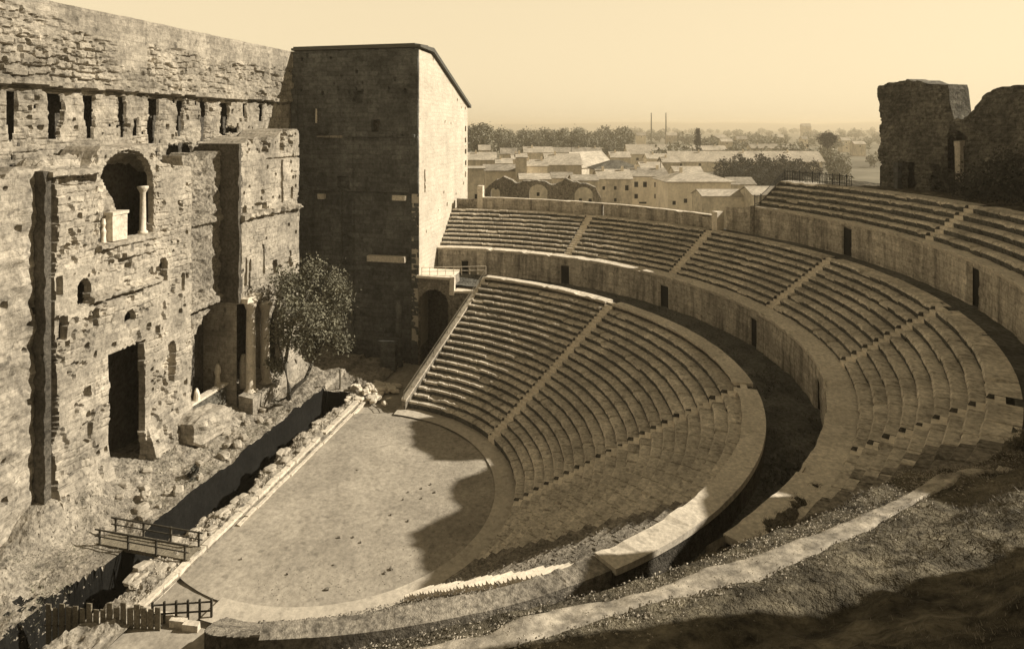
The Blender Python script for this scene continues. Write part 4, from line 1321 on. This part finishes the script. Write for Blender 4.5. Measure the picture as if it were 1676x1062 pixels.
house(1232, 1282, 180, 320, 306, 10, 'small pale roofed shed beside the picket railing', [], over=.3)
house(1100, 1346, 455, 263, 248, 16, 'very long low barn with a dark line of eaves', [(k / 8 + .06, 3.5, 1.6, 1.8) for k in range(8)], chim=3, over=1.4)
house(894, 952, 300, 270, 252, 16, 'tiled house with a big sloping roof in the middle of the town', [(.2, 6, 1, 1.4), (.6, 6, 1, 1.4)], chim=1)
house(952, 1004, 310, 274, 250, 14, 'gable-ended house with bright side wall right of the big sloping roof', [(.3, 6, 1, 1.4)], chim=0, yaw=.06)
house(975, 1052, 275, 277, 262, 15, 'house with a dark pyramid roof above the white house', [(.3, 7, 1, 1.2), (.7, 7, 1, 1.2)], 'hip', rmat='ruin', over=.8)
house(858, 896, 262, 272, 262, 10, 'white narrow house with chimneys rising in front of the big sloping roof', [(.3, 5, 1.0, 2.2), (.75, 5, 1.2, 2.4)], chim=2)
house(846, 862, 255, 258, 252, 8, 'tall thin white house end beside the narrow house', [(.5, 8, .8, 1.4)], chim=1)
house(795, 850, 270, 279, 270, 12, 'pale house with long dark eaves behind the broken arches', [(.3, 5, 1, 1.5), (.7, 5, 1, 1.5)], chim=0, over=1.1)
house(744, 792, 168, 277, 274, 9, 'plain pale wall of a tall building beside the tower', [(.75, 12, .9, 1.3)], chim=0, over=.4)
house(765, 812, 330, 262, 250, 14, 'white gabled house next to the tower edge', [(.3, 6, 1, 1.3), (.7, 6, 1, 1.3)], chim=1)
house(820, 846, 380, 252, 243, 12, 'small bright house under the tree belt, left', [(.5, 7, 1, 1.3)])
house(858, 905, 400, 250, 241, 12, 'small bright house under the tree belt, centre', [(.3, 7, 1.3, 1.6), (.7, 7, 1.3, 1.6)], chim=1)
house(784, 802, 420, 246, 238, 10, 'small white house close below the tallest trees', [(.5, 6, 1, 1.3)])
house(1028, 1104, 520, 252, 237, 16, 'long grey-roofed shed at the edge of the fields', [(.2, 4, 2, 2), (.5, 4, 2, 2), (.8, 4, 2, 2)], chim=0)
house(1085, 1112, 360, 266, 257, 10, 'small roof beside the left end of the long barn', [(.5, 6, 1, 1.2)], chim=1)
house(1104, 1150, 330, 281, 273, 9, 'low shed in front of the long barn', [(.3, 5, 1, 1), (.7, 5, 1, 1)], over=.4)
house(1050, 1085, 300, 275, 266, 10, 'small tiled house right of the dark pyramid roof', [(.4, 7, 1, 1.2)], chim=1)
house(812, 838, 300, 268, 260, 11, 'low white gable squeezed between the tower and the middle houses', [(.3, 7, 1, 1.3), (.7, 7, 1, 1.3)], chim=1)
house(838, 862, 345, 261, 252, 12, 'grey roofed cottage under the tree belt, its wall half hidden', [(.3, 6, 1, 1.2), (.7, 6, 1, 1.2)], chim=1)
house(906, 940, 430, 250, 242, 12, 'long small roof under the right part of the tree belt', [(k / 4 + .12, 8, 1.1, 1.4) for k in range(4)])
house(940, 985, 470, 249, 242, 12, 'small pale terrace below the tree belt, furthest right', [(k / 5 + .1, 8, 1.1, 1.4) for k in range(5)], chim=2)
house(1000, 1032, 400, 258, 249, 12, 'small gabled house between the dark pyramid roof and the grey shed', [(.3, 6, 1, 1.3), (.7, 6, 1, 1.3)], chim=1)
house(905, 938, 225, 292, 283, 9, 'low tiled outhouse behind the middle of the broken arches', [(.3, 6, 1, 1.2), (.75, 6, 1, 1.2)])
house(938, 978, 215, 296, 287, 9, 'low pale outhouse behind the right end of the broken arches', [(.3, 6, 1, 1.2), (.7, 6, 1, 1.2)])
house(852, 900, 215, 294, 285, 9, 'low white outhouse seen over the dip of the broken arches', [(.2, 8, .9, 1.2), (.6, 8, .9, 1.2)])
house(1060, 1100, 420, 260, 252, 12, 'small roof just left of the long barn, in front of the grey shed', [(.3, 5, 1, 1.2), (.7, 5, 1, 1.2)], chim=1)
house(1110, 1190, 620, 246, 239, 14, 'row of low pale houses behind the left half of the long barn', [(k / 6 + .08, 4, 1.6, 1.6) for k in range(6)], chim=2)
house(1230, 1300, 680, 243, 236, 14, 'row of low pale houses behind the right half of the long barn', [(k / 5 + .1, 4, 1.6, 1.6) for k in range(5)], chim=2)
house(1196, 1236, 240, 302, 291, 9, 'small pale gable under the dark garden trees', [(.5, 7, 1, 1.2)])
rr_ = random.Random(5)
FARL = ['tiny far white house left of the chimneys', 'tiny far house between chimneys and cypress', 'tiny far house just right of the cypress', 'tiny far pale gable above the long barn', 'far white house above the middle of the barn', 'far house above the right end of the barn',
        'far speck of a house left of the round tree', 'far speck of a house right of the round tree', 'far white farm near the ruin edge', 'far white farm highest on the plain']
for k, (px, py, d) in enumerate(((1050, 222, 1000), (1100, 222, 1050), (1180, 226, 800), (1190, 232, 700), (1215, 228, 820), (1275, 225, 900), (1318, 228, 850), (1385, 230, 800), (1408, 236, 700), (1320, 207, 1700))):
    wpx = 9 + rr_.random() * 10
    house(px - wpx / 2, px + wpx / 2, d, py, py - 4.5, 9, FARL[k], [(.5, CZ - (py - PY0) / F * d - 3, 1.2, 1.5)])

# broken arches just behind the parapet
aru = thing('arcade_ruin', 'dark broken arcade with three round openings behind the parapet', 'ruin', tuple(at(795, 330, 122)))
A0 = at(794, PY0, 122); A1 = at(984, PY0, 119)
UA = (A1 - A0); LA = np.linalg.norm(UA[:2]); UA = UA / LA; UA[2] = 0
NAv = np.array([UA[1], -UA[0], 0])
if NAv[:2] @ FWD > 0:
    NAv = -NAv
# three round openings: wall built as piers and voussoir rings
def arc_piece(u0, u1, zt0, zt1, name='pier'):
    mb = MB()
    q = [(u0, -1), (u1, -1), (u1, zt1), (u0, zt0)]
    P_ = [A0 * np.array([1, 1, 0]) + UA * u + np.array([0, 0, z]) for u, z in q]
    mb.prism(P_, NAv * .0, NAv * -2.5)
    return mb.build(name, M['ruin'], aru)
def zpy(py, d=121):
    return CZ - (py - PY0) / F * d
um = F / 121.0
def up_(px): return (px - 794) / um * (LA / ((984 - 794) / um))
holes = [(810, 9.5, 318), (882, 16, 318), (956, 15, 320)]
mb = MB()
N_ = 130
us = np.linspace(0, LA, N_); 
front = []
topz = np.array([zpy(np.interp(u, [0, up_(812), up_(825), up_(845), up_(880), up_(905), up_(925), up_(955), up_(975), LA], [312, 296, 289, 300, 293, 303, 293, 298, 306, 322])) for u in us]) + (fbm(us * .8, us * 0, 4, 121) - .5) * .9
botz = np.full(N_, -1.0)
for (hx, hw, hy) in holes:
    c = up_(hx); w_ = hw / um; zc = zpy(hy)
    for i, u in enumerate(us):
        if abs(u - c) < w_:
            botz[i] = max(botz[i], zc + math.sqrt(max(0, w_ * w_ - (u - c) ** 2)) * 1.0)
topz = np.maximum(topz, botz + .5)
for i in range(N_ - 1):
    zb0, zb1 = botz[i], botz[i + 1]
    if abs(zb0 - zb1) > 6:
        zb0 = zb1 = min(zb0, zb1) if min(zb0, zb1) < 0 else max(zb0, zb1)
    q = [(us[i], zb0), (us[i + 1], zb1), (us[i + 1], topz[i + 1]), (us[i], topz[i])]
    P_ = [A0 * np.array([1, 1, 0]) + UA * u + np.array([0, 0, z]) for u, z in q]
    mb.prism(P_, (0, 0, 0), NAv * -2.5)
mb.build('arcade_wall', M['rough'], aru)

# trees of the plain
def proto_tree(name, label, mat, ext, trunk, ncl, per, leaf, clump, seed, shape='round', group=None):
    t_ = thing(name, label, 'tree', (0, 0, 0), group)
    V, Fc = leaves(ncl, per, ext, leaf, clump, seed, shape)
    cr = link('crown', V + np.array([0, 0, trunk + ext[2] * .85]), Fc, M[mat], t_)
    mb = MB(); mb.tube([(0, 0, -1), (.1, 0, trunk * .6), (0, .15, trunk + ext[2] * .6)], [ext[0] * .09, ext[0] * .07, ext[0] * .03], 6)
    for k in range(4):
        a = k * 1.6 + seed; mb.bar((.05, 0, trunk * .8), (math.cos(a) * ext[0] * .6, math.sin(a) * ext[1] * .6, trunk + ext[2] * (.6 + .15 * k)), ext[0] * .045, 5, ext[0] * .015)
    mb.build('trunk', M['bark'], t_)
    return t_
G1 = 'plane trees in the belt beyond the town'
protos = [proto_tree('plane_tree', 'tall bare-looking plane tree in the belt beyond the roofs', 'leaff', (6.0, 6.0, 9.5), 9, 46, 26, .8, 2.4, 31 + k, group=G1) for k in range(3)]
rt = random.Random(9)
spots = []
for k in range(58):
    px = 768 + (1030 - 768) * k / 57 + rt.uniform(-3, 3)
    d = rt.uniform(560, 760)
    spots.append((px, d, rt.uniform(.86, 1.08) * (d / 640) ** .3))
for k in range(9):
    spots.append((rt.uniform(765, 798), rt.uniform(430, 520), rt.uniform(1.0, 1.12)))
used = [False] * 3
for k, (px, d, s_) in enumerate(spots):
    x, y = ground_at(px, d)
    pr = protos[k % 3]
    if not used[k % 3]:
        used[k % 3] = True
        pr.location = (x, y, 0); pr.scale = (s_, s_, s_)
    else:
        dup(pr, (x, y, 0), rt.uniform(0, 6), (s_ * rt.uniform(.8, 1.2), s_, s_ * rt.uniform(.9, 1.1)))
cy = proto_tree('cypress', 'dark pointed cypress standing alone on the plain', 'leafd', (4.6, 4.6, 10.5), 2, 90, 26, .6, 1.5, 41, 'cone')
x, y = ground_at(1142, 560); cy.location = (x, y, 6)
rt2 = proto_tree('round_tree', 'dark round-headed tree standing above the plain near the ruin', 'leafd', (5.6, 5.6, 4.6), 13, 60, 30, .6, 1.8, 42)
x, y = ground_at(1354, 470); rt2.location = (x, y, 4)
gt = proto_tree('grey_tree', 'large grey thin-leaved tree left of the ruin', 'leaff', (6.0, 6.0, 7.0), 3, 70, 30, .5, 1.9, 43)
x, y = ground_at(1372, 330); gt.location = (x, y, 0); gt.scale = (.95, .95, 1.15)
G2 = 'dark garden trees before the long barn'
gp = proto_tree('garden_tree', 'dark bushy garden tree crowded in front of the long barn', 'leafd', (4.5, 4.5, 4.6), 2, 46, 34, .45, 1.5, 44, group=G2)
first = True
for (px, d, s_) in ((1200, 300, 1.0), (1222, 310, 1.15), (1240, 295, 1.0), (1258, 315, 1.2), (1275, 300, 1.05), (1292, 312, 1.1), (1310, 330, 1.1), (1330, 340, 1.0), (1186, 330, 1.1), (1210, 345, 1.25), (1246, 350, 1.25), (1285, 352, 1.2), (1268, 280, .85), (1228, 282, .85)):
    x, y = ground_at(px, d)
    if first:
        gp.location = (x, y, 2); gp.scale = (s_,) * 3; first = False
    else:
        dup(gp, (x, y, 2), rt.uniform(0, 6), (s_, s_, s_))
G3 = 'scattered far trees on the plain'
fp = proto_tree('field_tree', 'far bushy tree scattered over the hazy plain', 'leaff', (6.5, 6.5, 5.0), 3, 34, 14, 1.1, 2.4, 46, group=G3)
first = True
for k in range(150):
    d = 480 + 2700 * rt.random() ** 1.6
    px = rt.uniform(1000, 1440) if k % 5 else rt.uniform(780, 1040)
    if d < 720 and px < 1040:
        continue
    x, y = ground_at(px, d); s_ = rt.uniform(.6, 1.25) * (1 + d / 4000)
    if first:
        fp.location = (x, y, 0); fp.scale = (s_,) * 3; first = False
    else:
        dup(fp, (x, y, 0), rt.uniform(0, 6), (s_ * rt.uniform(.8, 1.6), s_ * rt.uniform(.8, 1.6), s_))

for k, px in enumerate((1066, 1090)):
    x, y = ground_at(px, 1150)
    o = MB().lathe((x, y, 0), [(1.7, 0), (1.2, 20), (.85, 52), (1.0, 53)], 10).build('factory_chimney', M['ruin'], None)
    tag(o, ['tall thin factory chimney on the horizon, left of the pair', 'tall thin factory chimney on the horizon, right of the pair'][k], 'chimney')
for k, (px, py0, py1, d) in enumerate(((1081, 282, 259, 250), (935, 232, 210, 420))):
    q = at(px, py1, d)
    o = MB().bar((q[0], q[1], 0), (q[0], q[1], q[2]), .18, 6, .12).box((q[0], q[1], q[2] - .5), (.15, 1.6, .15), .2).build('telegraph_pole', M['woodd'], None)
    tag(o, ['dark telegraph pole rising behind the white two-window house', 'slim telegraph pole in front of the tree belt'][k], 'pole')

# hills on the horizon
th = np.radians(np.linspace(-34, 34, 160))[:, None]; t = np.linspace(0, 1, 8)[None, :]
rr = 6500 + 1800 * t + 0 * th
H = (22 + 60 * fbm(th * 9, th * 0, 4, 131)) * np.sin(t * PI * .5) * (.5 + .7 * sstep(.1, -.15, th))
X = CX + rr * np.cos(th + YAW); Y = CY + rr * np.sin(th + YAW)
structure(grid_obj('hills', np.stack([X, Y, H - 1], -1), M['farhill']))

# ------------------------------------------------------------------ grass tufts on the near slope and gangway (too many to count)
def tufts(name, n, sampler, hgt, mat, seed):
    r = np.random.default_rng(seed)
    P = sampler(r, n)
    n = len(P)
    a = r.uniform(0, 2 * PI, n); h = hgt * r.uniform(.4, 1.5, n) * np.clip(np.hypot(P[:, 0] - CX, P[:, 1] - CY) / 26, .4, 1.0); wd = h * r.uniform(.12, .35, n)
    lean = r.normal(0, .9, (n, 2)) * h[:, None]
    A = P + np.stack([np.cos(a) * wd, np.sin(a) * wd, -.05 + 0 * a], 1)
    Bq = P - np.stack([np.cos(a) * wd, np.sin(a) * wd, .05 + 0 * a], 1)
    C = P + np.concatenate([lean, h[:, None]], 1)
    V = np.stack([A, Bq, C], 1).reshape(-1, 3)
    o = link(name, V, np.arange(3 * n).reshape(-1, 3), mat)
    structure(o, 'stuff')
    return o
def samp_hill(r, n):
    th = np.radians(r.uniform(-165, -117, n)); R = r.uniform(36.5, 54, n)
    keep = fbm(th * 22, R * .5, 4, 7) + .12 * r.normal(0, 1, n) > .47
    k = (R > 44.3) & (R < 47.2) & (th < D2(-128))
    keep &= ~(k & (r.random(n) > .3))
    th, R = th[keep], R[keep]
    q = polar(th, R, hill_z(th, R))
    return q[np.hypot(q[:, 0] - CX, q[:, 1] - CY) > 9.5]
tufts('dry_grass', 230000, samp_hill, .075, M['drygrass'], 3)
def samp_gang(r, n):
    th = np.radians(r.uniform(-160, 3, n)); R = r.uniform(32.2, 36.6, n)
    keep = fbm(th * 20, R * .6, 4, 9) > .42
    th, R = th[keep], R[keep]
    return polar(th, R, np.full(len(th), zPR))
tufts('gangway_weeds', 14000, samp_gang, .16, M['grass'], 5)
def samp_stage(r, n):
    x = r.uniform(-20, 14, n); y = r.uniform(11, 16.5, n)
    keep = fbm(x * .5, y * .5, 4, 12) > .5
    x, y = x[keep], y[keep]
    return np.stack([x, y, stage_h(x, y)], 1)
tufts('stage_weeds', 9000, samp_stage, .11, M['leaf'], 6)

def gravel(name, n, sampler, size, mat, seed):
    r = np.random.default_rng(seed)
    P = sampler(r, n); n = len(P)
    base = np.array([[1, 0, -.5], [-.5, .87, -.5], [-.5, -.87, -.5], [0, 0, .25]])
    V = base[None] * (1 + r.normal(0, .25, (n, 4, 3)))
    a = r.uniform(0, 2 * PI, n); c, s_ = np.cos(a)[:, None], np.sin(a)[:, None]
    V = np.stack([V[..., 0] * c - V[..., 1] * s_, V[..., 0] * s_ + V[..., 1] * c, V[..., 2]], -1) * (size * r.uniform(.4, 1.6, n) ** 1.5)[:, None, None]
    V = (V + P[:, None, :]).reshape(-1, 3)
    k = np.arange(n)[:, None] * 4
    Fc = np.concatenate([k + np.array([[0, 1, 3]]), k + np.array([[1, 2, 3]]), k + np.array([[2, 0, 3]]), k + np.array([[2, 1, 0]])])
    structure(link(name, V, Fc, mat), 'stuff')
def samp_path(r, n):
    th = np.radians(r.uniform(-165, -122, n)); R = 45.4 + r.normal(0, .6, n)
    return polar(th, R, hill_z(th, R) + .05)
gravel('path_gravel', 9000, samp_path, .02, M['rubble'], 21)
def samp_lowseat(r, n):
    th = np.radians(r.uniform(-160, -119, n)); R = r.uniform(16, 31.5, n)
    i = np.floor((R - RB) / wI)
    z = .35 + (np.clip(i, 0, NI - 1) + 1) * hI - .03
    return polar(th, R, z)
gravel('seat_debris', 4500, samp_lowseat, .045, M['rough'], 25)
def samp_stage2(r, n):
    x = r.uniform(-20, 19, n); y = r.uniform(10.7, 17, n)
    return np.stack([x, y, stage_h(x, y) + .02], 1)
gravel('stage_rubble', 5000, samp_stage2, .09, M['rough'], 22)
def samp_rub(r, n):
    x = r.uniform(-16, 18, n); y = 5.8 + r.random(n) * (trench_edge(x) - 5.6)
    return np.stack([x, y, stage_h(x, y) + .02], 1)
gravel('edge_rubble', 3500, samp_rub, .10, M['rubble'], 23)
def samp_orch(r, n):
    a = r.uniform(-PI, 0.1, n); q = 13.6 * np.sqrt(r.random(n))
    return np.stack([q * np.cos(a), q * np.sin(a), .05 + (fbm(q * np.cos(a) * .5, q * np.sin(a) * .5, 4, 2) - .5) * .16], 1)
gravel('orchestra_gravel', 2500, samp_orch, .035, M['rough'], 24)

# ------------------------------------------------------------------ haze over the plain
hz = MB().box((2000, 0, 28.5), (26000, 26000, 81), 0)
hm = bpy.data.materials.new('haze_air'); hm.use_nodes = True
ht = hm.node_tree
for n in list(ht.nodes):
    ht.nodes.remove(n)
ho = ht.nodes.new('ShaderNodeOutputMaterial'); pv = ht.nodes.new('ShaderNodeVolumePrincipled')
pv.inputs['Color'].default_value = (1.0, .88, .66, 1)
pv.inputs['Density'].default_value = .00028
pv.inputs['Anisotropy'].default_value = .2
ht.links.new(pv.outputs[0], ho.inputs['Volume'])
structure(hz.build('haze', hm), 'stuff')
